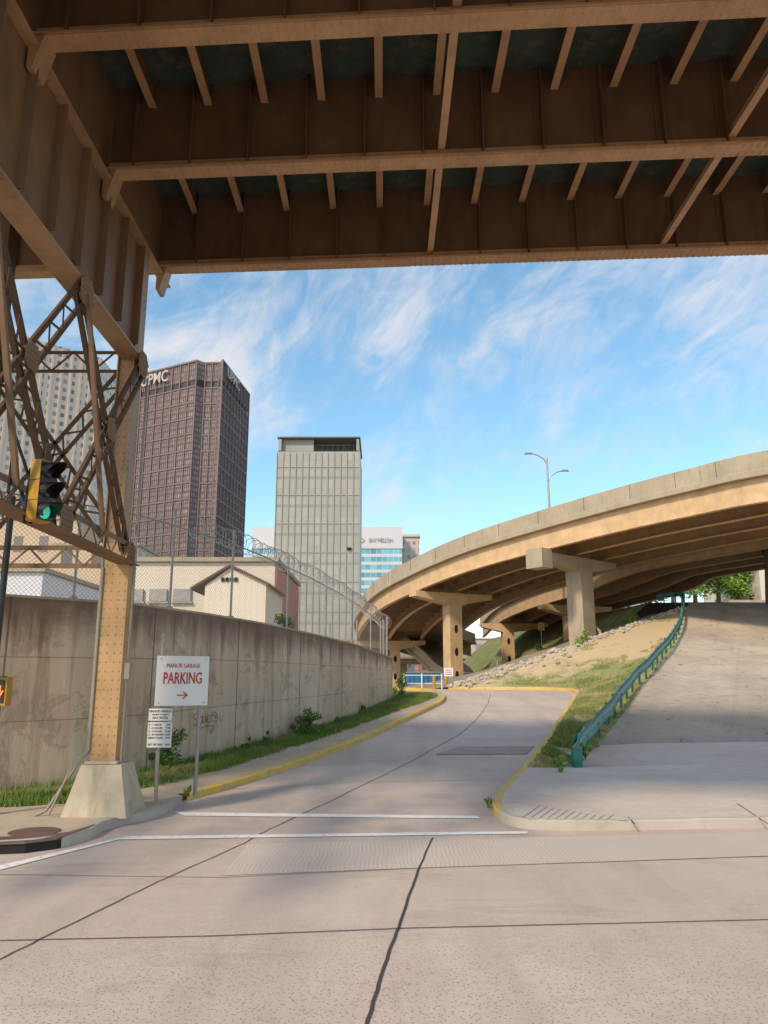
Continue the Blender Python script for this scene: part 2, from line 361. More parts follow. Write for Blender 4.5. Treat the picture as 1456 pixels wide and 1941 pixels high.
def text(body,size,loc,xd,nrm,mat,parent,name='lettering',align='CENTER',ext=.004,sx=1.0,bold=.0):
    cu=bpy.data.curves.new(name,'FONT'); cu.body=body; cu.size=size; cu.align_x=align; cu.align_y='CENTER'; cu.extrude=ext; cu.offset=bold
    cu.resolution_u=3
    t=bpy.data.objects.new('tmp',cu); COL.objects.link(t); bpy.context.view_layer.update()
    me=bpy.data.meshes.new_from_object(t.evaluated_get(bpy.context.evaluated_depsgraph_get()))
    bpy.data.objects.remove(t)
    xd=V(xd).normalized(); nrm=V(nrm).normalized(); up=nrm.cross(xd)
    Mx=Matrix(((xd.x*sx,up.x,nrm.x,loc[0]),(xd.y*sx,up.y,nrm.y,loc[1]),(xd.z*sx,up.z,nrm.z,loc[2]),(0,0,0,1)))
    me.transform(Mx); me.materials.clear(); me.materials.append(M[mat])
    ob=bpy.data.objects.new(name,me); COL.objects.link(ob)
    ob.parent=parent; ob.matrix_parent_inverse=Matrix.Translation(parent.location).inverted()
    return ob
up=V((0,0,1))
# ---------------------------------------------------------------- camera, light, world
cam=bpy.data.cameras.new('camera'); co=bpy.data.objects.new('camera',cam); COL.objects.link(co)
co.location=(0,0,CZ); co.rotation_euler=(math.pi/2+TH,0,0); cam.sensor_fit='VERTICAL'; cam.sensor_height=24; cam.lens=24*F/1941; cam.clip_end=9000; cam.clip_start=.05
sc.camera=co
SE=math.radians(38); sd=V((-.62,-.78,0)).normalized(); S=V((sd.x*math.cos(SE),sd.y*math.cos(SE),math.sin(SE)))
sl=bpy.data.lights.new('sun','SUN'); so=bpy.data.objects.new('sun',sl); COL.objects.link(so)
sl.energy=3.4; sl.angle=math.radians(7); sl.color=(1,.83,.62); so.rotation_euler=(-S).to_track_quat('-Z','Y').to_euler(); so.location=(-20,-20,40)
w=bpy.data.worlds.new('World'); sc.world=w; w.use_nodes=True; nt=w.node_tree
for n in list(nt.nodes): nt.nodes.remove(n)
def wn(t,**k):
    x=nt.nodes.new(t)
    for a,b in k.items(): setattr(x,a,b)
    return x
LK=nt.links.new
out=wn('ShaderNodeOutputWorld'); bg=wn('ShaderNodeBackground'); bg.inputs['Strength'].default_value=.15
sky=wn('ShaderNodeTexSky',sky_type='NISHITA'); sky.sun_disc=False; sky.sun_elevation=SE; sky.sun_rotation=math.atan2(S.x,S.y); sky.air_density=1.0; sky.dust_density=.6; sky.ozone_density=1.5
hs=wn('ShaderNodeHueSaturation'); hs.inputs['Saturation'].default_value=1.1; hs.inputs['Hue'].default_value=.483; hs.inputs['Value'].default_value=1.5; LK(sky.outputs[0],hs.inputs['Color'])
tc=wn('ShaderNodeTexCoord'); sp=wn('ShaderNodeSeparateXYZ'); LK(tc.outputs['Generated'],sp.inputs[0])
def wm(op,a,b=0.0):
    x=wn('ShaderNodeMath',operation=op)
    for i,v in enumerate((a,b)):
        if hasattr(v,'links'): LK(v,x.inputs[i])
        else: x.inputs[i].default_value=v
    return x.outputs[0]
def wnoise(scale,detail,rough,dist,loc,rot,scl):
    mr=wn('ShaderNodeMapping'); mr.inputs['Rotation'].default_value=rot; LK(tc.outputs['Generated'],mr.inputs['Vector'])
    mp=wn('ShaderNodeMapping'); mp.inputs['Location'].default_value=loc; mp.inputs['Scale'].default_value=scl
    LK(mr.outputs[0],mp.inputs['Vector']); x=wn('ShaderNodeTexNoise'); x.inputs['Scale'].default_value=scale; x.inputs['Detail'].default_value=detail
    x.inputs['Roughness'].default_value=rough; x.inputs['Distortion'].default_value=dist; LK(mp.outputs[0],x.inputs['Vector']); return x.outputs['Fac']
def wr(f,a,b,c=0.0,d=1.0):
    x=wn('ShaderNodeMapRange'); x.interpolation_type='SMOOTHSTEP'; x.inputs['From Min'].default_value=a; x.inputs['From Max'].default_value=b; x.inputs['To Min'].default_value=c; x.inputs['To Max'].default_value=d; LK(f,x.inputs['Value']); return x.outputs[0]
n1=wnoise(3.0,9,.60,1.3,(3.1,.4,1.0),(0,.62,0),(1,1,2.0)); n2=wnoise(7.5,9,.64,1.6,(1.2,5,2),(0,.9,0),(1,1,2.2)); n3=wnoise(2.1,4,.5,.4,(7.7,2.1,.3),(0,-.4,0),(1,1,1.4))
cl=wm('ADD',wm('ADD',wm('MULTIPLY',n1,.60),wm('MULTIPLY',n2,.26)),wm('MULTIPLY',n3,.24))
cl=wm('ADD',cl,wr(sp.outputs[2],.10,.36,-.085,.02))
mask=wm('MULTIPLY',wr(cl,.475,.71),.88)
mx=wn('ShaderNodeMix',data_type='RGBA'); LK(mask,mx.inputs[0]); LK(hs.outputs[0],mx.inputs[6]); mx.inputs[7].default_value=(5.7,5.6,5.75,1)
LK(mx.outputs[2],bg.inputs['Color']); LK(bg.outputs[0],out.inputs['Surface'])
# ---------------------------------------------------------------- ground, street, ramp road
g=MB(); ys=[-60,0,8,14.2,17,22,28,36,39,60,100,200,600,3000]; xs=[-3000,-600,-100,-20,0,20,100,600,3000]
g.grid([[V((x,y,hz(y)-.06 if y<190 else 1.2)) for x in xs] for y in ys]); g.make('ground','soil',kind='structure')
g=MB(); g.quad((-40,-12,-.004),(40,-12,-.004),(40,14.2,-.004),(-40,14.2,-.004)); g.make('street','road',kind='structure')
g=MB(); yy=[14.2,15.6,17]+list(np.arange(18,36.5,1))+[37.5,39,45,60,90]
g.grid([[V((x,y,hz(y)-.004)) for x in (-9,-5,-2,0,2,5,9,16)] for y in yy]); g.make('ramp_road','road',kind='structure')
KL=catmull([on_g(*p) for p in [(300,1545),(345,1522),(430,1497),(500,1475),(570,1451),(640,1424),(700,1400),(760,1372),(810,1348),(842,1330)]]+[V((2.55,35.5,hz(35.5))),V((1.6,38.5,1.64)),V((-.5,40.5,1.65)),V((-4,41.5,1.65))],8)
def strip_off(P,d):
    out=[]
    for i,p in enumerate(P):
        t=(P[min(i+1,len(P)-1)]-P[max(i-1,0)]); t.z=0; t.normalize(); out.append(p+V((-t.y,t.x,0))*d)
    return out
def kerb(P,side,name,mat,h=.13,wd=.16,kind='structure'):
    m=MB(); Q=strip_off(P,side*wd); Z=V((0,0,1))
    Pj=[p+Z*random.uniform(-.008,.008) for p in P]
    m.grid([[p-Z*.03,p2+Z*(h-.02),p2+(q-p)*.12+Z*h,q+Z*(h+.002),q-Z*.03] for p,p2,q in zip(P,Pj,Q)])
    return m.make(name,mat,kind=kind)
i0=next(i for i,p in enumerate(KL) if p.y>on_g(345,1522).y)
kerb(KL[i0:],1,'yellow_kerb','ykerb')
wb=[(-160,1516),(0,1498),(150,1482),(270,1464),(400,1432),(550,1394),(650,1364),(743,1326)]
WB=catmull([on_g(px,py,.12) for px,py in wb],8)
WB=[WB[0]+(WB[0]-WB[1]).normalized()*5]+WB
tp=[(-400,1108),(-160,1115),(0,1125),(250,1142),(400,1163),(500,1180),(600,1202),(680,1222),(743,1246)]
WT=[]
for p in WB:
    d=p.y*cT+(p.z-CZ)*sT; px=728+F*p.x/d
    for _ in range(4):
        tpy=float(np.interp(px,[a for a,b in tp],[b for a,b in tp])); t=at_y(px,tpy,p.y); d=p.y*cT+(t.z-CZ)*sT; px=728+F*p.x/d
    WT.append(V((p.x,p.y,t.z)))
wall_e=thing('retaining_wall',WB[20],'tall stained concrete retaining wall curving beside the ramp','wall')
m=MB(); cum=[0]
for i in range(1,len(WB)): cum.append(cum[-1]+(WB[i]-WB[i-1]).length)
def wuv(a,b): return (cum[a],[0,0.33,.66,.97][b])
m.grid([[b-V((0,0,.3)),b.lerp(t,.33),b.lerp(t,.66),t] for b,t in zip(WB,WT)],wuv)
m.make('wall_face','wall',wall_e)
WTb=strip_off(WT,.4); m=MB(); WTf=strip_off(WT,-.02)
m.grid([[f-up*.05,f+up*.0,b+up*0,b-up*3] for f,b in zip(WTf,WTb)])
e0,e1=WTf[-1],WTb[-1]; m.quad(e0,e1,e1-up*3,e0-up*3); m.make('wall_coping','vconc',wall_e)
fe=thing('chain_link_fence',WT[20],'chain link fence with razor wire on the concrete wall','fence')
WC=[a.lerp(b,.5) for a,b in zip(WT,WTb)]
fh=[float(np.interp(c,[0,cum[-1]*.5,cum[-1]],[2.1,1.9,1.25])) for c in cum]
m=MB(); m.grid([[c,c+up*h] for c,h in zip(WC,fh)],lambda a,b:(cum[a],fh[a]*b)); m.make('fence_mesh','chain',fe)
m=MB(); m.pipe([c+up*h for c,h in zip(WC,fh)],.018,6); m.make('top_rail','galv',fe)
nxt=0
for i,(c,h) in enumerate(zip(WC,fh)):
    if cum[i]>=nxt:
        nxt=cum[i]+2.3; m=MB(); m.cyl(c-up*.1,c+up*(h+.35),.03,8); m.cyl(c+up*(h+.35),c+up*(h+.4),.04,8,.01); m.make('fence_post','galv',fe)
        m=MB(); m.cyl(c,c+up*.06,.08,8); m.make('post_flange','galv',fe)
m=MB(); P=[]
cs=[]
for i in range(len(WC)-1):
    for k in range(30):
        t=k/30; cs.append((WC[i].lerp(WC[i+1],t)+up*(fh[i]*(1-t)+fh[i+1]*t+.12), cum[i]+t*(cum[i+1]-cum[i])))
tot=cum[-1]; s=tot*.42; ang=0
arr=np.array([[p.x,p.y,p.z,c] for p,c in cs])
while s<tot-.25:
    x=np.interp(s,arr[:,3],arr[:,0]);y=np.interp(s,arr[:,3],arr[:,1]);z=np.interp(s,arr[:,3],arr[:,2])
    x2=np.interp(s+.2,arr[:,3],arr[:,0]);y2=np.interp(s+.2,arr[:,3],arr[:,1]); td=V((x2-x,y2-y,0)); td=td.normalized() if td.length>1e-4 else V((0,1,0))
    nn=V((-td.y,td.x,0)); r=.24*(1+.12*math.sin(s*3.1)); P.append(V((x,y,z))+nn*math.cos(ang)*r+up*math.sin(ang)*r+td*.05*math.sin(ang*.5)); ang+=.45; s+=.0145
m.pipe(P,.009,3); m.make('razor_wire','galv',fe)
kx=lambda y: float(np.interp(y,[p.y for p in KL[:80]],[p.x for p in KL[:80]]))
wys=[p.y for p in WB]; wxs=[p.x for p in WB]
def wx(y): return float(np.interp(y,wys,wxs)) if y<wys[-1] else wxs[-1]-(y-wys[-1])*.05
ya=list(np.arange(14.2,35.4,.6))
fp=MB(); vg=MB(); R1=[];R2=[]
def fww(y): return float(np.interp(y,[14,20,28,34],[1.0,1.0,.75,.3]))
for y in ya:
    k=kx(y)-.15; z=hz(y)+.125; a=max(wx(y)-.1,-30); mid=max(k-fww(y),a+.05)
    R1.append([V((mid,y,z)),V((k,y,z))]); R2.append([V((a,y,z-.02)),V((a*.5+mid*.5,y,z+.05+.03*math.sin(y*3))),V((mid+.04,y,z-.004))])
fp.grid(R1); fp.make('footway','walk2',kind='structure'); vg.grid(R2); vg.make('grass_verge','grassgnd',kind='structure')
cor=[on_z(px,py,.0) for px,py in [(345,1522),(322,1537),(295,1550),(240,1562),(195,1575),(172,1590),(120,1606),(60,1614),(0,1618),(-200,1626)]]
pv=MB(); poly=[V((p.x,p.y,.127)) for p in cor]; poly=[V((kx(14.2)-.1,14.2,.127))]+poly+[V((-16,poly[-1].y,.127)),V((-16,14.2,.127))]
pv.ngon(poly[::-1]); pv.make('corner_pavement','walk2',kind='structure')
kerb(cor[::-1],1,'corner_kerb','kerb',.135,.14)
vg=MB(); vg.ngon([V((-16,12.9,.132)),V((-6.0,12.95,.132)),V((-4.6,13.6,.132)),V((-4.4,14.25,.132)),V((-16,14.25,.132))]); vg.make('grass_patch','grassgnd',kind='structure')
def blades(name,pts,mat,hmin,hmax,wd=.012):
    m=MB()
    for p in pts:
        a=random.uniform(0,6.28); h=random.uniform(hmin,hmax); d=V((math.cos(a),math.sin(a),0)); lean=V((random.uniform(-.5,.5),random.uniform(-.5,.5),0))*h
        i=len(m.v); m.v+=[p-d*wd,p+d*wd,p+lean+up*h]; m.f.append((i,i+1,i+2))
    return m.make(name,mat,kind='stuff')
pts=[]
while len(pts)<30000:
    y=random.uniform(14,34); k=kx(y)-.15-fww(y); a=wx(y)
    if y<14.9: a=-12
    if k<a+.05: k=a+.35
    u=random.random(); x=a+(k-a)*u
    q=mn.noise(V((x*1.5,y*1.5,0)))
    if q<-.15 and random.random()<.8: continue
    pts.append(V((x+random.uniform(-.05,.22),y,hz(y)+.12)))
for _ in range(8000):
    x=random.uniform(-12,-4.6); y=random.uniform(12.95,14.3)
    if y<12.9+max(0,(x+6)*.5): continue
    pts.append(V((x,y,.12)))
blades('verge_grass',pts,'grass',.04,.18,.011)
# ---------------------------------------------------------------- right side
KR=catmull([on_g(*p) for p in [(1500,1568),(1330,1571),(1150,1574),(1030,1573),(975,1567),(943,1553),(934,1535),(945,1513),(975,1480),(1010,1440),(1038,1402),(1063,1362),(1082,1332)]]+[V((8.75,36.0,1.55)),V((8.6,38.0,1.62)),V((7.7,39.8,1.65)),V((6.3,40.9,1.65)),V((4.9,41.6,1.65)),V((3.5,42.6,1.65))],8)
def nearest(P,pt):
    return min(range(len(P)),key=lambda i:(P[i].xy-pt.xy).length)
iy=nearest(KR,on_g(943,1553))
kerb(KR[:iy+1],-1,'pavement_kerb','kerb',.135,.15); kerb(KR[iy:],-1,'yellow_kerb','ykerb',.135,.15)
B=catmull([V((4.45,18.4,.14)),V((5.05,19.6,.17)),V((6.6,23,.76)),V((11.6,33,2.65)),V((15.7,41,4.43)),V((19.8,50,6.8)),V((21.5,54,7.5))],8)
ia=nearest(KR,on_g(985,1468)); A0=KR[ia:]
pk=[V((p.x,p.y,.131+max(0,p.z))) for p in strip_off(KR[:ia+1],-.12)]
sw=MB(); sw.ngon(pk+[V((4.5,18.45,.131)),V((5.1,19.6,.131)),V((10.4,20.6,.131)),V((20,22.4,.131)),V((20,pk[0].y,.131))]); sw.make('pavement','walk',kind='structure')
def resamp(P,n):
    c=[0]
    for i in range(1,len(P)): c.append(c[-1]+(P[i]-P[i-1]).length)
    return [V([float(np.interp(c[-1]*k/(n-1),c,[p[j] for p in P])) for j in range(3)]) for k in range(n)]
NT=44; A1=resamp([p+up*.12 for p in strip_off(A0,-.14)],NT); B1=resamp([p for p in B if p.y<=50.01],NT)
def bank(t,u):
    t=max(0,min(1,t)); f=t*(NT-1); i=min(int(f),NT-2); k=f-i; a=A1[i].lerp(A1[i+1],k); b=B1[i].lerp(B1[i+1],k); p=a.lerp(b,u)
    p.z+= .12*mn.noise(p*.7)*math.sin(math.pi*u) -.35*math.sin(math.pi*u)*t*(1-t)*2
    return p
m=MB(); m.grid([[bank(t,u) for u in np.linspace(0,1,16)] for t in np.linspace(0,1,NT)],lambda a,b:(a/(NT-1),b/15)); m.make('grass_bank','bank',kind='structure',smooth=True)
cr=[bank(1,u) for u in np.linspace(0,1,16)]
m=MB(); m.grid([cr,[p+V((-1.0,4.5,-.15)) for p in cr],[V((p.x-5,p.y+16,1.6)) for p in cr]]); m.make('bank_crest','soil',kind='structure')
LB=[p+V((0,0,.012)) for p in B if p.y>=19.5]; nl_=len(LB)
m=MB(); us=[0,.08,.32,1.0]; m.grid([[p,p+V((1.2,.2,0)),p+V((5,.6,.04)),p+V((16,1.6,.1))] for p in LB],lambda a,b:(us[b],a/(nl_-1))); m.make('driveway','asphalt',kind='structure',smooth=True)
m=MB(); te=LB[-1]; m.grid([[te+V((-3,0,-.05)),te+V((0,0,0)),te+V((5,.6,.04)),te+V((60,3,.1))],[te+V((-6,60,.6)),te+V((3,60,.6)),te+V((10,60,.6)),te+V((70,60,.8))]],lambda a,b:(b*.3,1)); m.make('upper_road','asphalt',kind='structure')
m=MB(); m.grid([[te+V((-3,0,-.1)),te+V((-9,2,-6))],[te+V((-6,60,.6)),te+V((-14,62,-6))]]); m.make('hillside','grassgnd',kind='structure')
def ribbon(P,wd,name,mat,lift=.006):
    m=MB(); a=strip_off(P,wd/2); b=strip_off(P,-wd/2)
    m.grid([[x+up*lift,y+up*lift] for x,y in zip(a,b)]); return m.make(name,mat,kind='structure')
def wob(a,b,n,amp):
    P=[];a=V(a);b=V(b);d=(b-a).normalized(); nn=V((-d.y,d.x,0))
    for k in range(n+1): P.append(a.lerp(b,k/n)+nn*amp*mn.noise(a+V((k*.37,0,3.1))))
    return P
def G(pts,n=12,amp=.02,off=0):
    W=[on_g(*p,off) for p in pts]; out=[]
    for i in range(len(W)-1): out+=wob(W[i],W[i+1],n,amp)[:-1]
    out.append(W[-1])
    for p in out: p.z=hz(p.y)+off
    return out
J=[([(820,1589),(793,1650),(757,1752),(722,1850),(690,1960)],.026,.012),([(-20,1828),(130,1755),(300,1672),(460,1600),(500,1578),(600,1530),(700,1482),(800,1432),(872,1392),(905,1362),(925,1335),(930,1316)],.016,.02),
([(-40,1784),(400,1776),(757,1761),(1100,1752),(1500,1743)],.016,.006),([(-40,1658),(420,1664),(800,1646),(1500,1622)],.012,.006),([(395,1498),(700,1482),(960,1478)],.014,.01),([(700,1412),(830,1400),(1030,1405)],.015,.02),([(560,1452),(760,1440),(1010,1438)],.012,.01)]
for p,wd,am in J: ribbon(G(p,14,am),wd,'road_joint','crack',.003)
def mark(P,name='lane_marking'):
    m=MB(); m.ngon([on_g(*p)+up*.005 for p in P]); m.make(name,'paint',kind='structure')
mark([(330,1540),(905,1547),(912,1552),(350,1547)]); mark([(240,1586),(1000,1576),(1000,1581),(225,1592)])
mark([(240,1586),(225,1592),(0,1650),(-60,1665),(-60,1656),(0,1641)])
m=MB(); m.ngon([on_g(*p)+up*.0015 for p in [(470,1600),(1500,1576),(1500,1622),(800,1645),(420,1660)]]); m.make('gutter_strip','rib',kind='structure')
m=MB(); q=[on_g(*p)+up*.006 for p in [(826,1431),(998,1430),(1012,1416),(870,1417)]]; m.hexa(q+[p+up*.015 for p in q]); m.make('steel_road_plate','plate',base=q[0],label='rusty steel plate lying flat on the concrete ramp',cat='steel plate')
def J3(a,b,wd=.018,z=.131,mat='crack',name='pavement_joint',lift=.003):
    ribbon([on_z(*a,z),on_z(*b,z)],wd,name,mat,lift)
m=MB(); m.ngon([on_z(x,y,.134) for x,y in ((972,1524),(1156,1517),(1190,1555),(1003,1553),(978,1548))]); m.make('kerb_ramp_panel','panel',kind='structure')
J3((1160,1514),(1203,1562),.022); J3((1160,1514),(1500,1508),.02); J3((960,1522),(1160,1514),.014,lift=.008); J3((1330,1440),(1370,1505)); J3((1370,1505),(1456,1562)); J3((1150,1443),(1500,1432),.06)
for k in range(11):
    x=990+k*16; yb_=1551+k*.3; J3((x,yb_),(x+36,yb_-25),.012,lift=.008,mat='groove')
c=on_z(66,1577,.127); m=MB(); m.cyl(c,c+up*.008,.33,28); m.make('manhole_cover','rust',base=c,label='round iron manhole cover set in the corner pavement',cat='manhole cover')
inl=thing('storm_drain_inlet',on_z(80,1600,.0),'dark kerb opening of a storm drain in the corner','drain')
m=MB(); P=[on_z(172,1586,0),on_z(120,1603,0),on_z(60,1611,0),on_z(-20,1614,0)]
m.grid([[p+V((0,-.19,.112)),p+V((0,-.19,0.0))] for p in P]); m.make('inlet_opening','dark',inl)
m=MB(); m.grid([[p+V((0,.2,.138)),p+V((0,-.21,.138)),p+V((0,-.21,.112))] for p in P]); m.make('inlet_lid','rust',inl)
pts=[]
while len(pts)<62000:
    t=random.random(); u=random.uniform(.02,1); p=bank(t,u)
    q=mn.noise(V((p.x*.5,p.y*.5,0)))+.5*mn.noise(p*2)
    if t*.75+u*.25+.25*q>.70: continue
    if mn.noise(p*1.7+V((5,0,0)))<-.2: continue
    pts.append(p-up*.02)
blades('bank_grass',pts,'grass2',.05,.16,.018)
m=MB()
def stone(c,r):
    n=len(m.v); k=7; rings=[(-.6,.7),(0,1.0),(.55,.65)]
    for zz_,rr in rings:
        for a in range(k): t=6.28*a/k; q=r*rr*random.uniform(.75,1.15); m.v.append(c+V((math.cos(t)*q,math.sin(t)*q,zz_*r*.8*random.uniform(.8,1.2))))
    m.v.append(c+up*r*.75)
    for j in range(2):
        for a in range(k): m.f.append((n+j*k+a,n+j*k+(a+1)%k,n+(j+1)*k+(a+1)%k,n+(j+1)*k+a))
    for a in range(k): m.f.append((n+2*k+a,n+2*k+(a+1)%k,n+3*k))
for _ in range(1200):
    u=random.random()**1.3; t=1-abs(random.gauss(0,.016 if u>.45 else .03)); p=bank(t,u)
    stone(p+V((random.uniform(-.3,.3),random.uniform(-.3,1.8),random.uniform(-.05,.06))),random.uniform(.06,.17))
m.make('riprap_stones','rock',kind='stuff')
gr=thing('guard_rail',B[0],'teal painted steel guard rail on posts beside the driveway','guard rail')
GP=catmull([V((4.35,18.1,.13)),V((4.75,19.1,.15)),V((5.3,20.4,.28)),V((6.6,23,.76)),V((9.0,28.2,1.65)),V((11.6,33,2.65)),V((15.7,41,4.43)),V((19.4,49.4,6.65)),V((20.4,52.2,7.25)),V((20.5,54.2,7.5)),V((19.9,55.8,7.5))],6); prof=[(0,.76),(.06,.73),(.07,.69),(.01,.63),(0,.58),(.01,.53),(.07,.47),(.06,.43),(0,.40)]
m=MB(); L1=[]
for i,p in enumerate(GP):
    t=(GP[min(i+1,len(GP)-1)]-GP[max(i-1,0)]); t.z=0;t.normalize(); n=V((-t.y,t.x,0)); k=float(np.interp(i,[0,8],[.6,1.0])); wv=.02*math.sin(i*1.3); L1.append([p+n*(.02+o+wv)+up*z*k for o,z in prof])
m.grid(L1); m.grid([[q+V((.02,-.005,0)) for q in r] for r in L1]); m.make('rail_beam','tealrail',gr)
m=MB(); p0=GP[0]; m.pipe([p0+V((.02,.02,.02)),p0+V((.01,0,.25)),p0+V((0,-.01,.48))],.1,10,[.12,.13,.11]); m.cyl(p0+V((0,-.01,.48)),p0+V((0,-.01,.5)),.11,10,.06); m.make('rail_end','tealpost',gr)
c=[0]
for i in range(1,len(GP)): c.append(c[-1]+(GP[i]-GP[i-1]).length)
s=.9
while s<c[-1]:
    p=V([float(np.interp(s,c,[q[j] for q in GP])) for j in range(3)]); m=MB(); o_=V((-.09,.05,.26)); tl_=random.uniform(-.02,.02)
    for o in (-.055,.055): m.box(p+o_+V((o*.5+tl_,o,0)),(.15,.014,.94),.9)
    m.box(p+o_+V((tl_,0,0)),(.014,.1,.93),.9); m.make('rail_post','tealpost',gr); s+=1.5
# ---------------------------------------------------------------- overhead bridge
GB=9.85; DK=11.4; SL=-.0612; XL=-4.3; XR=17
br=thing('steel_overpass',(XL,12.5,0),'brown riveted steel road bridge seen from beneath','bridge')
def gy(y0,x): return y0+SL*(x-XL)
G0=[5.4,8.03,10.56,13.4]
for gi,y0 in enumerate(G0):
    xl=-13 if gi==3 else XL
    a=V((xl,gy(y0,xl),0)); b=V((XR,gy(y0,XR),0))
    m=MB(); zc=(GB+DK)/2; m.beam(a+up*zc,b+up*zc,.025,DK-GB)
    x=xl+.4
    while x<XR:
        yy_=gy(y0,x); m.box((x,yy_-.075,zc),(.02,.13,DK-GB-.03)); m.box((x-.06,yy_-.019,zc),(.09,.012,DK-GB-.04)); x+=.9
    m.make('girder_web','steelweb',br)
    m=MB(); m.beam(a+up*GB,b+up*GB,.30,.035); m.beam(a+up*(GB+.08)+V((0,-.045,0)),b+up*(GB+.08)+V((0,-.045,0)),.05,.12)
    m.beam(a+up*(GB-.027),a.lerp(b,.45)+up*(GB-.027),.27,.016)
    x=max(xl,XL)+.05
    while x<min(XR,10):
        yy_=gy(y0,x)
        for o in (-.11,-.06,.07,.115): m.rivet((x,yy_+o,GB-.035),(0,0,-1),.016)
        m.rivet((x,yy_-.07,GB+.085),(0,-1,0),.016); x+=.11
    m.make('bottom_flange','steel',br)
for gi in range(3):
    m=MB(); mf=MB()
    for k in range(45):
        x=-.08+.9*(k-14)
        if x<XL+.2 or x>XR-.5: continue
        ya0=gy(G0[gi],x)+.02; yb=gy(G0[gi+1],x)-.02
        m.beam((x,ya0,DK-.2),(x,yb,DK-.2),.02,.36); mf.beam((x,ya0,DK-.391),(x,yb,DK-.391),.12,.02)
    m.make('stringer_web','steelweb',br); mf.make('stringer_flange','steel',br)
    for x in (.87,5.15,9.4,13.6):
        m=MB(); ya0=gy(G0[gi],x); yb=gy(G0[gi+1],x); m.beam((x,ya0,GB+.12),(x,yb,GB+.12),.11,.015); m.beam((x,ya0,GB+.203),(x,yb,GB+.203),.015,.15)
        m.make('lateral_brace','steel',br)
m=MB()
a,b=G0[0],G0[3]
m.hexa([V((XL-9,gy(a,XL-9),DK)),V((XR,gy(a,XR),DK)),V((XR,gy(b,XR),DK)),V((XL-9,gy(b,XL-9),DK))]+[V((XL-9,gy(a,XL-9),DK+.3)),V((XR,gy(a,XR),DK+.3)),V((XR,gy(b,XR),DK+.3)),V((XL-9,gy(b,XL-9),DK+.3))])
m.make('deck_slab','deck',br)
m=MB(); b3=G0[3]; m.hexa([V((XL-9,gy(b3,XL-9)+.02,DK+.003)),V((XR,gy(b3,XR)+.02,DK+.003)),V((XR,gy(b3,XR)+.9,DK+.003)),V((XL-9,gy(b3,XL-9)+.9,DK+.003))]+[V((XL-9,gy(b3,XL-9)+.02,DK+1.2)),V((XR,gy(b3,XR)+.02,DK+1.2)),V((XR,gy(b3,XR)+.9,DK+1.2)),V((XL-9,gy(b3,XL-9)+.9,DK+1.2))]); m.make('deck_edge','vconc',br)
LZ=7.55; X0=-4.38; YE=12.72
m=MB(); m.box((X0,(4.2+YE)/2,(LZ+GB)/2),(.03,YE-4.2,GB-LZ)); m.box((X0,9.0,(GB+DK)/2),(.03,9.6,DK-GB-.004))
y=4.6
while y<12.6:
    m.box((X0+.08,y,(LZ+GB)/2+.05),(.13,.022,GB-LZ-.35)); m.box((X0+.022,y+.07,(LZ+GB)/2),(.012,.1,GB-LZ-.45)); y+=.85
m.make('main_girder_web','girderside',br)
LF=YE-4.2; YC=(4.2+YE)/2
m=MB(); m.box((X0+.02,YC,LZ),(.36,LF,.04)); m.box((X0+.035,YC,LZ+.103),(.03,LF,.16)); m.box((X0+.043,9.0,GB-.1),(.05,9.5,.14)); m.box((X0+.10,9.0,GB-.19),(.16,9.5,.03))
y=4.5
while y<12.6:
    for o in (-.13,.15): m.rivet((X0+o,y,LZ-.02),(0,0,-1))
    m.rivet((X0+.052,y,LZ+.1),(1,0,0)); m.rivet((X0+.07,y,GB-.08),(1,0,0)); y+=.13
m.make('main_girder_flange','steelcolup',br)
for y0 in G0[1:]:
    m=MB(); y=gy(y0,XL)
    m.hexa([V((X0+.05,y-.16,GB-.5)),V((X0+.12,y-.16,GB-.5)),V((X0+.12,y+.16,GB-.5)),V((X0+.05,y+.16,GB-.5)),V((X0+.05,y-.16,GB-.04)),V((X0+.24,y-.16,GB-.04)),V((X0+.24,y+.16,GB-.04)),V((X0+.05,y+.16,GB-.04))]); m.make('girder_bracket','steelcolup',br)
CX,CY=-4.34,12.5; CU=-4.44
m=MB(); m.box((CU,CY,(4.2+GB)/2),(.24,.30,GB-4.2))
for sx in (-1,1): m.box((CU+sx*.135,CY,(4.2+GB)/2),(.02,.42,GB-4.2-.01))
z=4.3
while z<9.7:
    for o in (-.16,.16): m.rivet((CU+.146,CY+o,z),(1,0,0),.015)
    m.rivet((CU-.05,CY-.151,z),(0,-1,0),.015); m.rivet((CU+.05,CY-.151,z),(0,-1,0),.015); z+=.14
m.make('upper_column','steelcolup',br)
m=MB(); m.box((CX,CY,2.5),(.33,.28,3.6))
for sy in (-1,1): m.box((CX,CY+sy*.17,2.5),(.40,.02,3.6))
z=.85
while z<4.2:
    for o in (-.16,-.06,.06,.16): m.rivet((CX+o,CY-.181,z),(0,-1,0),.015)
    for o in (-.1,.1): m.rivet((CX+.167,CY+o,z+.05),(1,0,0),.015)
    z+=.14
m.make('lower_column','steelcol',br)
m=MB(); m.box((CX+.04,CY-.02,.48),(.98,.95,.74),0,.62); m.box((CX,CY,.875),(.5,.48,.04)); m.make('pedestal','pedestal',br)
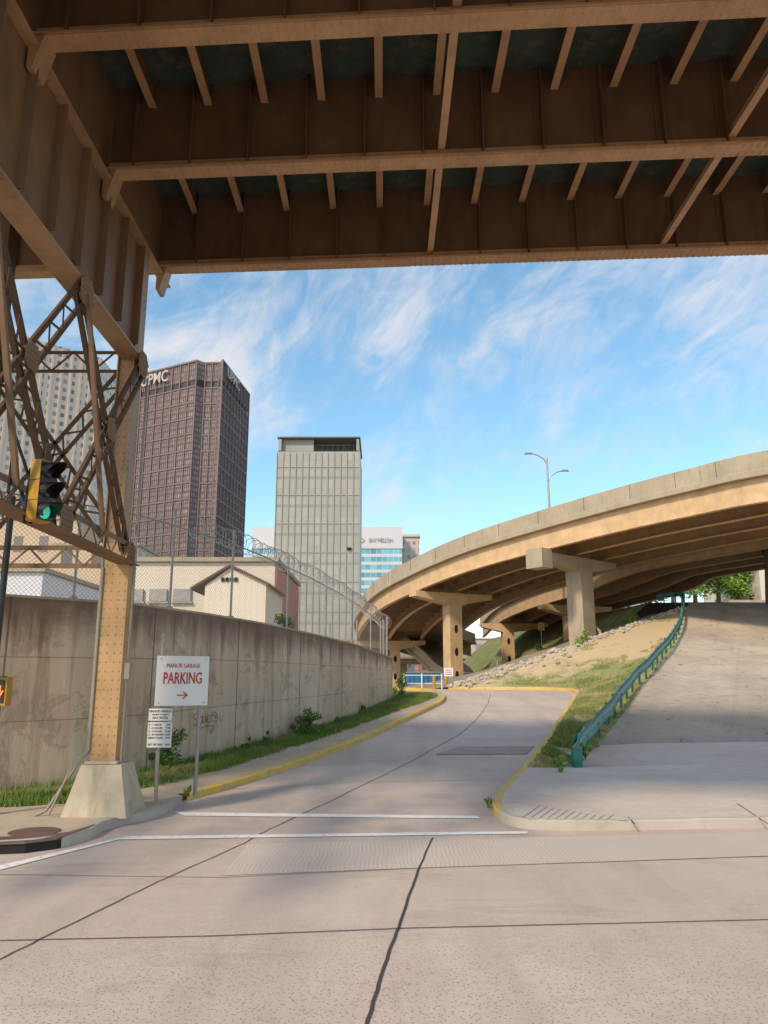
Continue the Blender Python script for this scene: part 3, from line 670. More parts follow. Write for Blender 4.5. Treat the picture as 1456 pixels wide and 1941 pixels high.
def lattice(p,q,wd,nrm,name='lattice_brace',mat='steeldark',n=None,rail=.05):
    p=V(p);q=V(q);d=(q-p).normalized();nrm=V(nrm); sd=d.cross(nrm).normalized(); Lh=(q-p).length; m=MB()
    for s_ in (-1,1):
        m.beam(p+sd*s_*wd/2,q+sd*s_*wd/2,rail,.012,nrm); m.beam(p+sd*s_*wd/2-nrm*.038,q+sd*s_*wd/2-nrm*.038,.012,.06,nrm)
    n=n or max(4,int(Lh/wd*1.0))
    for k in range(n):
        a=p+d*Lh*k/n; b=p+d*Lh*(k+1)/n; s_=1 if k%2 else -1
        m.beam(a+sd*s_*wd/2+nrm*.011,b-sd*s_*wd/2+nrm*.011,.035,.008,nrm)
    return m.make(name,mat,br)
def gusset(c,s,nrm=(1,0,0),mat='steelmid'):
    m=MB(); c=V(c); nrm=V(nrm)
    a=V((0,1,0)) if abs(nrm.x)>.5 else V((1,0,0)); b=up
    pts=[a*-s+b*-s*.5,a*-s*.5+b*-s,a*s*.5+b*-s,a*s+b*-s*.5,a*s+b*s*.5,a*s*.5+b*s,a*-s*.5+b*s,a*-s+b*s*.5]
    k=len(pts); m.v+=[c+p for p in pts]+[c+p+nrm*.015 for p in pts]; m.f.append(tuple(range(k))[::-1]); m.f.append(tuple(range(k,2*k)))
    for j in range(k): m.f.append((j,(j+1)%k,k+(j+1)%k,k+j))
    for t in range(-2,3):
        for t2 in range(-2,3):
            if abs(t)+abs(t2)<4: m.rivet(c+a*t*s*.36+b*t2*s*.36+nrm*.015,nrm,.013)
    m.make('gusset_plate',mat,br)
ZB=4.15; NY=[12.5,9.8,7.1,4.4]
for X,full in ((-4.2,True),(-6.9,False)):
    nx=(1,0,0)
    for i in range(3):
        y1,y2=NY[i],NY[i+1]
        lattice((X,y1,LZ-.1),(X,y2,ZB),.26,nx,mat='steeldark',rail=.075)
        if full or i!=1: lattice((X-.05,y2,LZ-.1),(X-.05,y1,ZB),.26,nx,mat='steeldark',rail=.075)
        if full:
            gusset((X+.03,(y1+y2)/2,(LZ+ZB)/2),.17)
            m=MB(); m.beam((X+.06,y2,LZ-.18),(X+.06,y2+1.25,ZB+.1),.06,.06,nx); m.make('sway_brace','steelmid',br)
    lattice((X,12.7,ZB),(X,4,ZB),.28,nx,'bottom_chord','steelmid',rail=.08)
    m=MB(); m.box((X,8.35,ZB-.19),(.30,8.4,.02)); m.make('bottom_chord_plate','steelmid' if full else 'steeldark',br)
    if full:
        gusset((X+.04,12.4,ZB),.18); gusset((X+.04,12.35,LZ-.12),.22); gusset((X+.04,9.8,LZ-.14),.22); gusset((X+.04,9.8,ZB),.2)
m=MB(); m.box((-6.9,12.5,6.5),(.35,.35,9.7)); m.make('rear_column','steeldark',br)
lattice((CX,CY,ZB-.05),(-12,CY,ZB-.05),.3,(0,-1,0),'cross_strut','steelmid',rail=.08)
lattice((CX,CY,LZ),(-6.9,CY,ZB),.24,(0,-1,0),rail=.07); lattice((-6.9,CY,LZ),(CX,CY,ZB),.24,(0,-1,0),rail=.07); lattice((CX,CY,LZ),(-12,CY,LZ),.35,(0,-1,0),'top_strut','steeldark')
m=MB(); m.pipe([V((CX-.25,CY-.12,4.2)),V((CX-.25,CY-.12,1.0)),V((CX-.38,CY-.25,.8)),V((CX-.72,CY-.35,.2)),V((CX-.9,CY-.4,.12))],.025,6); m.pipe([V((CX-.21,CY-.2,3.9)),V((CX-.21,CY-.2,1.05)),V((CX-.4,CY-.42,.75)),V((CX-.62,CY-.5,.15))],.018,6)
m.pipe([V((CX+.26,CY-.1,7.2)),V((CX+.26,CY-.1,.7))],.02,6); m.box((CX+.29,CY-.15,2.25),(.08,.1,.25)); m.make('conduit','cable',br)
# ---------------------------------------------------------------- signals
pb=V((-6.04,12.1,.127))
sp_=thing('signal_pole',pb,'slim black steel signal pole on the corner pavement','signal pole')
m=MB(); m.cyl(pb,pb+up*4.9,.055,12,.05); m.make('pole_shaft','black',sp_); m=MB(); m.cyl(pb,pb+up*.3,.12,12,.08); m.make('pole_base','black',sp_)
pc=at_y(-4,1310,11.9); ps=thing('pedestrian_signal',pc,'yellow pedestrian signal showing an orange hand','pedestrian signal')
m=MB(); m.box(pc,(.34,.18,.42)); m.make('housing','yellow',ps)
m=MB(); m.box(pc+V((0,-.1,0)),(.28,.02,.34)); m.make('signal_face','black',ps)
m=MB(); h=pc+V((.05,-.118,-.04)); m.box(h,(.10,.012,.12))
for k in range(4): m.box(h+V((-.036+k*.025,0,.09)),(.017,.012,.08-.01*abs(k-1.5)))
m.beam(h+V((.05,0,-.02)),h+V((.085,0,.05)),.018,.012,(0,1,0)); m.make('hand_symbol','orange',ps)
m=MB(); m.beam(pc+V((0,-.2,.215)),pc+V((0,-.08,.215)),.32,.01); m.make('visor','black',ps)
tl=at_y(78,932,8.5); fd=V((.93,-.37,0)).normalized(); sdv=V((-fd.y,fd.x,0)); ta=math.atan2(fd.y,fd.x)
te_=thing('traffic_light',tl,'yellow three lens traffic light showing green','traffic light')
m=MB()
for k in (-1,0,1): m.box(tl+up*(k*.235),(.15,.22,.225),ta)
m.box(tl,(.11,.19,.72),ta); m.make('housing','yellow',te_)
for k,mt in ((1,'lens'),(0,'lens'),(-1,'green')):
    c=tl+up*(k*.235)+fd*.077; m=MB(); m.cyl(c,c+fd*.02,.09,20,.06); m.make('lens',mt,te_)
    m=MB(); P=[]
    for j in range(21):
        a=math.radians(-35+250*j/20); r=sdv*math.cos(a)*.105+up*math.sin(a)*.105; P.append([c+r,c+r*.98+fd*(.09+.15*max(0,math.sin(a)))-up*.02])
    m.grid(P); m.make('visor','black',te_)
m=MB(); m.box(tl+fd*.0765,(.004,.215,.68),ta); m.make('face_plate','black',te_)
m=MB(); a=tl-fd*.09; m.pipe([a+up*.3,a-fd*.1+up*.3,a-fd*.12-up*.35,a-fd*.02-up*.35],.02,6); m.pipe([a-fd*.12-up*.2,V((-4.2,8.6,ZB+.1))],.025,6); m.pipe([a-fd*.12+up*.2,V((-4.2,8.3,ZB+.7)),V((-4.2,8.3,ZB))],.02,6); m.make('mounting_bracket','black',te_)
# ---------------------------------------------------------------- parking signs
s1=on_z(295,1517,.13); y2_=s1.y+.45; s2=at_y(371,1480,y2_); s2.z=.13
pk_=thing('parking_sign',s1,'white garage parking sign with red lettering on two galvanised posts','sign')
ptop=at_y(310,1200,s1.y); m=MB(); m.cyl(s1,V((ptop.x,s1.y,ptop.z)),.034,10); m.make('sign_post','galv',pk_)
ptop=at_y(384,1222,y2_); m=MB(); m.cyl(s2,V((ptop.x,s2.y,ptop.z)),.034,10); m.make('sign_post','galv',pk_)
a=at_y(299,1240,s1.y-.10); b=at_y(397,1247,y2_-.10); a2=at_y(297,1335,s1.y-.10); b2=at_y(396,1340,y2_-.10)
xd=(b-a); xd.z=0; W_=xd.length; xd.normalize(); nr=V((xd.y,-xd.x,0)); Hh=(a.z-a2.z+b.z-b2.z)/2
cn=V(((a.x+b.x)/2,(a.y+b.y)/2,(a.z+a2.z+b.z+b2.z)/4)); rz=math.atan2(xd.y,xd.x)
m=MB(); m.box(cn,(W_,.02,Hh),rz); m.make('sign_board','white',pk_)
f=cn+nr*.013
text('MANOR GARAGE',W_*.115,f+up*Hh*.30,xd,nr,'red',pk_,bold=0,sx=.72); text('PARKING',W_*.30,f+up*Hh*.04,xd,nr,'red',pk_,bold=.004,sx=.60)
m=MB(); ac=f-up*Hh*.29; m.beam(ac-xd*W_*.1,ac+xd*W_*.1,.006,.02,up)
m.beam(ac+xd*W_*.1,ac+xd*W_*.02+up*.06,.008,.02,up); m.beam(ac+xd*W_*.1,ac+xd*W_*.02-up*.06,.010,.02,up); m.make('arrow_symbol','red',pk_)
for k in (-1,1):
    for j in (-1,1): m=MB(); q=f+xd*W_*.43*k+up*Hh*.44*j; m.cyl(q,q+nr*.01,.012,6); m.make('bolt','galv',pk_)
rt=thing('rate_sign',s1,'small white garage rates notice with dark lettering on a post','sign')
def board(px0,py0,px1,py1,y):
    p=at_y(px0,py0,y); q=at_y(px1,py1,y); return (p+q)/2,q.x-p.x,p.z-q.z
c,wd,ht=board(283,1343,326,1366,s1.y-.07); m=MB(); m.box(c,(wd,.015,ht)); m.make('upper_board','white',rt)
text('MANOR GARAGE',wd*.135,c+V((0,-.01,ht*.27)),(1,0,0),(0,-1,0),'blacktxt',rt,sx=.9); text('MONDAY TO FRIDAY',wd*.075,c+V((0,-.01,.0)),(1,0,0),(0,-1,0),'blacktxt',rt); text('DAY RATES',wd*.13,c+V((0,-.01,-ht*.27)),(1,0,0),(0,-1,0),'blacktxt',rt)
c,wd,ht=board(281,1369,324,1417,s1.y-.07); m=MB(); m.box(c,(wd,.015,ht)); m.make('lower_board','white',rt)
for k,(t1,t2) in enumerate((('0 - 1 HOUR','6.00'),('1 - 2 HOURS','9.00'),('2 - 4 HOURS','12.00'),('4 - 24 HOURS','16.00'),('NIGHT RATE','5.00'),('',''),('SAT OR SUN','5.00'))):
    if t1:
        zc_=ht*(.40-.13*k); text(t1,wd*.105,c+V((-wd*.46,-.01,zc_)),(1,0,0),(0,-1,0),'blacktxt',rt,align='LEFT'); text(t2,wd*.105,c+V((wd*.44,-.01,zc_)),(1,0,0),(0,-1,0),'blacktxt',rt,align='RIGHT')
ig=nearest(WB,on_g(375,1438,.12)); wa,wc_=WB[ig-3],WB[ig+3]; wdir=(wc_-wa); wdir.z=0; wdir.normalize(); wnr=V((wdir.y,-wdir.x,0)); org=V((WB[ig].x,WB[ig].y,at_y(375,1366,WB[ig].y).z))+wnr*.012
def stroke(m,pts): m.pipe([org+wdir*x*1.0+up*y*.9+wnr*.004 for x,y in pts],.006,4)
m=MB()
def arc(cx,cy,rx,ry,a0,a1,n=12): return [(cx+rx*math.cos(math.radians(a0+(a1-a0)*k/n)),cy+ry*math.sin(math.radians(a0+(a1-a0)*k/n))) for k in range(n+1)]
stroke(m,arc(-.3,.12,.1,.07,20,270)+arc(-.3,-.02,.09,.08,90,-150)); stroke(m,arc(-.12,.02,.07,.09,40,390)); stroke(m,[(-.05,.12),(-.03,-.06),(.05,-.03),(.07,.12),(.09,-.05)]); stroke(m,arc(.2,.04,.07,.09,60,300)); stroke(m,arc(.36,.05,.08,.09,-10,320)); stroke(m,arc(.38,.05,.13,.16,150,-60)); stroke(m,[(-.25,-.2),(.1,-.14),(.45,-.16)]); stroke(m,[(.25,-.2),(.3,-.35),(.38,-.2)])
m.make('graffiti_tag','spray',wall_e)
# ---------------------------------------------------------------- curved viaduct
def frames(P):
    out=[]
    for i,p in enumerate(P):
        t=P[min(i+1,len(P)-1)]-P[max(i-1,0)]; t.z=0; t.normalize(); out.append((p,t,V((t.y,-t.x,0))))
    return out
def sweep(fr,prof,name,mat,parent):
    m=MB(); rows=[[p+n*o+up*z for o,z in prof+[prof[0]]] for p,t,n in fr]; m.grid(rows)
    m.ngon(rows[0][:-1]); m.ngon(rows[-1][:-1][::-1]); return m.make(name,mat,parent)
def viaduct(P,Wd,label,offs,name='curved_viaduct',step=2,fm='vsteel'):
    fr=frames(P); e=thing(name,(P[0].x,P[0].y,1.65),label,'viaduct')
    sweep(fr,[(0,0),(.28,0),(.34,-.98),(-.03,-.98),(-.03,-.9),(0,-.86)],'parapet','vconc',e); sweep(fr,[(Wd-.28,0),(Wd,0),(Wd,-.98),(Wd-.34,-.98)],'parapet','vconc',e)
    sweep(fr,[(-.1,-.983),(Wd+.1,-.983),(Wd+.1,-1.22),(-.1,-1.22)],'deck_slab','vconc',e)
    for k,o in enumerate(offs):
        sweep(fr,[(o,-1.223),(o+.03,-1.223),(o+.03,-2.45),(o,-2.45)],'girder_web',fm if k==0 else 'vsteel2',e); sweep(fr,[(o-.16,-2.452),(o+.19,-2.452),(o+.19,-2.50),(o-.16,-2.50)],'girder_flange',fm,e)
    for i in range(1,len(fr)-1,step):
        p,t,n=fr[i]; m=MB(); a,b=offs[0],offs[-1]
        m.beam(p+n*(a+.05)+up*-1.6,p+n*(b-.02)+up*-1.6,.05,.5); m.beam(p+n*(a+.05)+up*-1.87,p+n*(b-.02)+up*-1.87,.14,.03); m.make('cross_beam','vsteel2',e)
    mj=MB()
    for i in range(2,len(fr)-1,4):
        p,t,n=fr[i]; mj.beam(p-n*.004+up*-.02,p-n*.004+up*-.85,.012,.03,n)
    mj.make('parapet_joints','dark',e)
    return e,fr
VP=[V((34,27,13.4)),V((26,31.5,13.3))]+[at_y(*p) for p in [(1456,853,36),(1300,890,39.5),(1150,930,43.2),(1000,975,47.6),(880,1015,52),(790,1055,57),(720,1095,63),(688,1128,69)]]+[V((-2.9,77,8.6)),V((-2.2,85,7.9)),V((.8,92,7.3))]
VC=catmull(VP,7)
ve,vf=viaduct(VC,10.5,'tan steel and concrete viaduct curving overhead on piers',[.3,3.4,6.6,9.9])
# second deck runs alongside, then peels away
par=[f for f in vf[::7] if f[0].y<50]
V2=catmull([f[0]+f[2]*11.6-up*.25 for f in par]+[V((15.6,61,11.4)),V((12.9,68,10.9)),V((11.3,77,10.3)),V((11.2,90,9.5))],6)
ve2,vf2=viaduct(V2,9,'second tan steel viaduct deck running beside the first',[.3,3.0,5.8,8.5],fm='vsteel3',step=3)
V3=catmull([V((-1,112,8.8)),V((0,96,8.0)),at_y(752,1192,84),at_y(775,1212,79),at_y(805,1237,74),at_y(832,1262,70),V((7.4,68,2.6))][::-1],6)
fr3=frames(V3); ve3=thing('slip_ramp',(V3[0].x,V3[0].y,1.65),'lower concrete slip ramp descending under the viaducts','viaduct')
sweep(fr3,[(0,0),(.28,0),(.34,-.98),(-.03,-.98)],'parapet','vconc',ve3); sweep(fr3,[(-.1,-.983),(4,-.983),(4,-1.3),(-.1,-1.3)],'deck_slab','vconc',ve3)
def fnear(fr,x,y): return min(fr,key=lambda f:(f[0].xy-V((x,y))).length)
def pier(fr,x,y,off,zb,steel,capo=(-.2,8.2),wd=.95):
    p,t,n=fnear(fr,x,y); e=thing('viaduct_pier',(p+n*off).xy.to_3d()+up*zb,('steel viaduct pier with oval holes and a tapered cap' if steel else 'concrete hammerhead viaduct pier standing on the bank'),'bridge pier','piers carrying the viaducts')
    zt=p.z-2.40; c=p+n*off; rz=math.atan2(n.y,n.x); mt='vsteel' if steel else 'vconc'
    m=MB(); h=zt-.9-zb+.3; m.box(V((c.x,c.y,zb-.3+h/2)),(wd,wd*.9,h),rz)
    if not steel: m.box(V((c.x,c.y,zb+.1)),(wd*1.3,wd*1.2,.3),rz)
    m.make('pier_shaft',mt,e)
    m=MB(); a,b=capo
    def cr(o,z): return p+n*o+up*(z-p.z)
    hw=.5
    for (o1,z1),(o2,z2) in (((a,zt-.6),(off-wd/2,zt-1.1)),((off-wd/2,zt-1.1),(off+wd/2,zt-1.1)),((off+wd/2,zt-1.1),(b,zt-.6))):
        q=[cr(o1,z1)-t*hw,cr(o2,z2)-t*hw,cr(o2,z2)+t*hw,cr(o1,z1)+t*hw,cr(o1,zt-.24)-t*hw,cr(o2,zt-.24)-t*hw,cr(o2,zt-.24)+t*hw,cr(o1,zt-.24)+t*hw]; m.hexa(q)
    m.make('pier_cap',mt,e)
    for o in (.3,3.4,6.6):
        if o<b: m=MB(); m.box(cr(o,zt-.17),(.4,.5,.13),rz); m.make('bearing','vsteel2',e)
    if steel:
        for k in range(4):
            z=zb+.9+k*1.7
            if z<zt-1.6:
                fnn=-t if t.y>0 else t; m=MB(); cc=V((c.x,c.y,z))+fnn*(wd*.45+.002)
                m.v=[cc+n*math.cos(a_)*.16+up*math.sin(a_)*.33 for a_ in np.linspace(0,2*math.pi,18)[:-1]]; m.f=[tuple(range(17))]; m.make('oval_hole','dark',e)
    else:
        m=MB(); m.box(cr(-.1,zt-.65),(1.0,1.25,1.2),rz); m.make('cap_end_block',mt,e)
        m=MB(); q=c+n*(wd*.5+.25)-t*.3; m.pipe([V((q.x,q.y,zt-.5)),V((q.x,q.y,zb+1.6)),V((q.x+.3,q.y-.2,zb+1.2)),V((q.x+.3,q.y-.2,zb-.2))],.1,8); m.make('drain_pipe','vconc',e)
    return e
pier(vf,9.5,46.5,4.0,4.0,False,(-.4,7.6),1.3)
pier(vf,2.4,57,3.1,1.6,True,(-.4,6.5),1.1); pier(vf2,11.3,77,1.0,1.6,True,(-1.6,5.0),1.1); pier(vf2,14,65,2.5,1.6,True,(-.4,6.5),1.0)
pier(vf2,27,48,3.5,6,False,(0,7.5),1.2); pier(vf,-2.9,77,4,1.6,True,(0,7),1.0)
ov=thing('distant_overpass',(16,112,1.6),'low distant road overpass with dark underside','overpass')
m=MB(); m.box((18,118,5.6),(40,7,.7)); m.make('deck_slab','vconc',ov); m=MB(); m.box((18,118.5,4.9),(40,5,.65)); m.make('girder_web','vsteel2',ov)
for x in (3,12,20,28): m=MB(); m.box((x,119,3.0),(1,1,3.1)); m.make('pier_shaft','vconc',ov)
p,t,n=fnear(vf,2.4,57); lb=p+n*10.3; lb.z=p.z-.1
lt=at_y(1037,868,lb.y); lb.x=lt.x
lp=thing('street_lamp',lb,'tall galvanised twin arm street lamp on the viaduct parapet','street lamp')
m=MB(); m.pipe([lb-up*1.0,lb.lerp(V((lb.x,lb.y,lt.z)),.5),V((lb.x-.02,lb.y,lt.z))],.12,8,[.13,.10,.07]); m.make('lamp_pole','galv',lp)
for sx,dz,ln in ((-1,0,1.35),(1,-1.5,1.25)):
    m=MB(); a=V((lb.x,lb.y,lt.z+dz-.6)); m.pipe([a,a+V((sx*ln*.2,0,.5)),a+V((sx*ln*.6,0,.85)),a+V((sx*ln,0,1.0))],.045,6); m.make('lamp_arm','galv',lp)
    m=MB(); q=a+V((sx*(ln+.2),0,1.0)); m.box(q,(.65,.28,.12),0,.7); m.make('lamp_head','galv',lp)
# ---------------------------------------------------------------- towers
def prism(P,z0,z1,name,mat,parent,roof=True):
    m=MB(); k=len(P); cu=0
    for i in range(k):
        a,b=V(P[i]).to_3d(),V(P[(i+1)%k]).to_3d(); Ln=(b-a).length
        m.quad(a+up*z0,b+up*z0,b+up*z1,a+up*z1,[(cu,0),(cu+Ln,0),(cu+Ln,z1-z0),(cu,z1-z0)]); cu+=Ln
    if roof: m.ngon([V(p).to_3d()+up*z1 for p in P])
    return m.make(name,mat,parent)
TT=231
TPn=[(-205,559),(-136,522),(-131,527),(-121,526),(-118,521),(-110.5,590),(-160,625)]
tw=thing('steel_skyscraper',(-150,560,1.6),'dark brown weathered steel skyscraper with a gridded facade','skyscraper')
prism(TPn,0,TT-20,'tower_facade','steeltower',tw,False)
prism([((x+150)*.99-150,(y-565)*.99+565) for x,y in TPn],TT-20,TT-15,'crown_band','stdark',tw,False)
prism(TPn,TT-15,TT,'crown_facade','steeltower',tw)
m=MB()
for (ax,ay),(bx,by) in (((-205,559),(-136,522)),((-131,527),(-121,526)),((-118,521),(-110.5,590))):
    a=V((ax,ay,0)); b=V((bx,by,0)); d=(b-a).normalized(); nn=V((d.y,-d.x,0)); Ln=(b-a).length; k=max(2,round(Ln/8.0))
    for i in range(k+1):
        q=a.lerp(b,i/k)+nn*.35; m.beam(q,q+up*(TT-.1),.8,1.1,nn)
    k3=k*4
    for i in range(k3+1):
        q=a.lerp(b,i/k3)+nn*.1; m.beam(q,q+up*(TT-20),.35,.4,nn); m.beam(q+up*(TT-15),q+up*(TT-.2),.5,.5,nn)
    z=TT-20
    while z>0: m.beam(a+nn*.25+up*z,b+nn*.25+up*z,.8,1.1); m.beam(a+nn*.1+up*(z-6),b+nn*.1+up*(z-6),.4,.6); z-=12
    m.beam(a+nn*.3+up*(TT-.5),b+nn*.3+up*(TT-.5),1.4,1.3)
m.make('exterior_frame','stfin',tw)
m=MB(); m.box((-148,575,TT+2),(30,25,4)); m.make('roof_plant','stdark',tw)
dl=(V((-136,522,0))-V((-205,559,0))).normalized(); nl=V((dl.y,-dl.x,0))
text('UPMC',12.5,V((-171.0,540.8,TT-8))+nl*2.2,dl,nl,'crowntxt',tw,ext=.4,sx=.82,bold=.05)
dr=(V((-110.5,590,0))-V((-118,521,0))).normalized(); nr2=V((dr.y,-dr.x,0))
text('UPMC',11,V((-115.6,543,TT-7.2))+nr2*2.2,dr,nr2,'crowntxt',tw,ext=.4,bold=.05)
gt=thing('grey_office_tower',(-26,300,1.6),'slim grey ribbed metal office tower','office tower')
gx0,gx1=-43.6,-9.8; prism([(gx0,300),(gx1,300),(gx1,330),(gx0,330)],0,91.5+2.1,'tower_facade','greytower',gt)
m=MB()
for i in range(14):
    x=gx0+(gx1-gx0)*i/13; m.box((x,299.85,46),(.25,.4,94))
for z in np.arange(5,94,11.7): m.box(((gx0+gx1)/2,299.9,z),(gx1-gx0,.3,.22))
m.make('facade_ribs','greyfin',gt)
m=MB(); m.box((-26.7,315,99.6),(34,31,.5)); m.make('roof_canopy','greydark',gt)
m=MB(); m.box((-35.5,306,96.8),(13,8,5.0)); m.box((gx0+1,315,96.5),(1.2,30,5)); m.box((gx1-1,315,96.5),(1.0,30,5)); m.make('roof_plant','greyfin',gt)
m=MB()
for x in np.arange(-28,-11,2.2): m.box((x,306,96.3),(.3,.3,5))
m.box((-21,318,95.2),(17,4,3)); m.box((-21,304,97.5),(15,.3,.3)); m.make('roof_frame','greydark',gt)
m=MB(); q=at_y(662,1040,299.5); m.box(q,(1.6,.4,1.0)); m.make('facade_vent','dark',gt)
bk=thing('bank_building',(-15,400,1.6),'white and blue glass office building with rooftop lettering','office building')
a=at_y(480,1000,402); b=at_y(762,1000,402); zt=at_y(600,999,402).z; zm=at_y(600,1040,402).z
prism([(a.x,402),(b.x,402),(b.x,440),(a.x,440)],0,zm,'glazed_facade','bankw',bk); prism([(a.x-.3,401.6),(b.x+.3,401.6),(b.x+.3,440),(a.x-.3,440)],zm+.01,zt,'parapet','bankwhite',bk)
c=at_y(722,1024,401.2)
text('BNY MELLON',3.2,c,(1,0,0),(0,-1,0),'ltxt',bk,ext=.1,sx=.66)
m=MB(); q=at_y(688,1024,401.2); m.ngon([q+V((-1.2,0,1.4)),q+V((-.3,0,1.4)),q+V((1.3,0,0)),q+V((-.3,0,-1.4)),q+V((-1.2,0,-1.4)),q+V((.3,0,0))]); m.make('arrow_emblem','gold',bk)
b2_=thing('beige_stone_office',(20,420,1.6),'beige stone office building beside the glass one','office building')
a=at_y(760,1018,425); b=at_y(795,1018,425); prism([(a.x,425),(b.x,425),(b.x,450),(a.x,450)],0,a.z,'stone_facade','bankbrown',b2_); m=MB(); m.box(((a.x+b.x)/2,437,a.z+.8),(b.x-a.x+1,26,1.5)); m.make('roof_cornice','palepier',b2_)
ps_=thing('pale_office_skyscraper',(-150,330,1.6),'pale stone skyscraper with a regular window grid','skyscraper')
a=at_y(190,700,335); prism([(a.x-95,300),(a.x-38,300),(a.x,335),(a.x,370),(a.x-95,370)],0,150,'window_facade','pale',ps_)
m=MB()
for i in range(18): m.box((a.x-95+i*3.4-.1,299.7,75),(.8,.6,150))
for i in range(13): q=V((a.x-38,300,75)).lerp(V((a.x,335,75)),i/12); m.box(q,(1,1,150),.75)
m.make('facade_piers','palepier',ps_)
def bld(name,label,cat,px0,px1,pyt,Y,depth,mat,z0=1.0,corn=None,skew=0):
    a=at_y(px0,pyt,Y); b=at_y(px1,pyt,Y); e=thing(name,((a.x+b.x)/2,Y,z0),label,cat)
    prism([(a.x,Y+skew),(b.x,Y),(b.x,Y+depth),(a.x,Y+depth+skew)],z0-1,a.z,'facade',mat,e)
    m=MB(); m.box(((a.x+b.x)/2,Y+depth/2+skew/2,a.z+.15),(b.x-a.x+.4,depth+.5+skew,.25)); m.make('cornice',corn or 'vconc',e); return e,a,b
bld('old_stone_building','old cream stone building with small square windows','building',-80,150,985,95,30,'oldstone')
bld('old_stone_annex','lower cream stone annex with a flat roof','building',100,262,1035,80,20,'oldstone')
bld('pale_service_block','low white rendered service block beyond the fence','building',-60,82,1085,45,10,'bankwhite')
e,a,b=bld('cream_block_building','long low cream painted block building behind the wall','building',215,522,1066,44,11.7,'cream')
prism([(b.x+.02,44.05),(b.x+.07,44.05),(b.x+.12,55.6),(b.x+.02,55.6)],1,b.z-.12,'side_wall','redside',e)
for px in (255,300,345): q=at_y(px,1128,43.9); m=MB(); m.box(q,(1.0,.12,.7)); m.box(q+V((0,-.03,-.42)),(1.2,.15,.1)); m.make('window','galv',e)
gs=thing('gabled_shed',(-10,37,1.5),'small off white gabled shed with dark roof edges','shed')
L0=at_y(385,1190,38); R0=at_y(502,1190,38); el=at_y(372,1114,38); pk0=at_y(437,1076,38); er=at_y(502,1106,38)
m=MB(); zb_=1.5
P=[V((L0.x,38,zb_)),V((R0.x,38,zb_)),V((R0.x,38,er.z)),V((pk0.x,38,pk0.z)),V((L0.x,38,el.z+.1))]
m.v+=P; m.f.append((0,1,2,3,4)); m.uv[0]=[(p.x,p.z) for p in P]
m.make('gable_wall','siding',gs)
m=MB(); m.quad(V((R0.x,38,zb_)),V((R0.x+.1,43.5,zb_)),V((R0.x+.1,43.5,er.z)),V((R0.x,38,er.z)),[(0,0),(5,0),(5,4),(0,4)]); m.make('side_wall','siding',gs)
m=MB(); dv=V((.1,5.6,0))
for s_,e_ in ((el,-1),(er,1)):
    q=V((s_.x+e_*.25,37.8,s_.z-.12)); k=V((pk0.x,37.8,pk0.z+.05)); m.hexa([q,k,k+dv,q+dv,q+up*.12,k+up*.12,k+dv+up*.12,q+dv+up*.12])
m.make('roof','roofb',gs)
for k in range(4): m=MB(); m.box(V((pk0.x-.35+k*.22,37.95,pk0.z-.6)),(.15,.05,.2)); m.make('gable_vent','dark',gs)
bld('red_brick_building','red brick building seen beyond the viaduct','building',792,826,1150,170,20,'brickred')
bld('grey_apartment_block','grey apartment block with square windows','building',985,1086,1158,170,25,'greybld')
bld('beige_warehouse','long beige warehouse standing beyond the viaducts','building',826,985,1212,190,25,'bankbrown')
bld('cream_hill_house','cream house on top of the hill','house',1392,1450,1078,95,10,'whitebld',8)
bld('tan_hill_building','tan building on top of the hill','building',1436,1540,1062,90,12,'whitebld',8)
m=MB(); a=at_y(1378,1120,75); m.box((a.x+12,76,8.6),(24,.5,2.4),.1); m.make('hill_retaining_wall','vconc',base=(a.x+12,76,7.4),label='low concrete retaining wall on the hilltop road',cat='wall')
bld('distant_low_building','distant low brown building','building',560,700,1215,120,20,'oldstone')
for i,(p0_,p1_,Y) in enumerate(((772,836,60),(872,930,64))):
    a=at_y(p0_,1300,Y); b=at_y(p1_,1300,Y); e=thing('storage_container',((a.x+b.x)/2,Y,1.65),'blue ribbed metal container with a pale lid','container','blue containers under the viaduct')
    m=MB(); m.box(((a.x+b.x)/2,Y+1,2.2),(b.x-a.x,2,.95))
    k=a.x+.15
    while k<b.x: m.box((k,Y-.03,2.2),(.08,.07,.85)); k+=.35
    m.make('body','blue',e); m=MB(); m.box(((a.x+b.x)/2,Y+1,2.74),(b.x-a.x+.1,2.1,.09)); m.make('lid','galv',e)
def plate_sign(px,pyt,pyb,Y,wpx,label,lines):
    t=at_y(px,pyt,Y); b=at_y(px,pyb,Y); e=thing('notice_sign',(t.x,Y,1.65),label,'sign','white notices at the gate'); wd=wpx/F*Y
    m=MB(); m.cyl((t.x,Y,1.6),(t.x,Y,t.z),.04,8); m.make('sign_post','galv',e); m=MB(); m.box((t.x,Y-.06,(t.z+b.z)/2),(wd,.03,t.z-b.z)); m.make('sign_board','white',e)
    m=MB()
    for k in range(lines): m.box((t.x,Y-.08,b.z+(t.z-b.z)*(k+1)/(lines+1)),(wd*.7,.008,.035))
    m.make('lettering','red',e)
plate_sign(850,1266,1282,44.5,17,'white notice board on a post by the gate',3); plate_sign(937,1269,1290,46,13,'tall white notice on a post by the gate',4)
for px in (823,908,916,935,846):
    q=at_y(px,1300,46 if px>830 else 42); m=MB(); m.cyl((q.x,q.y,1.6),(q.x,q.y,2.3),.08,10); m.cyl((q.x,q.y,2.3),(q.x,q.y,2.37),.08,10,.03); m.make('bollard','yellow',base=(q.x,q.y,1.65),label='yellow steel bollard beside the gate',cat='bollard',group='yellow bollards at the gate')
ga=thing('white_gate_barrier',at_y(800,1300,44),'white tubular gate barrier across the lot entrance','gate')
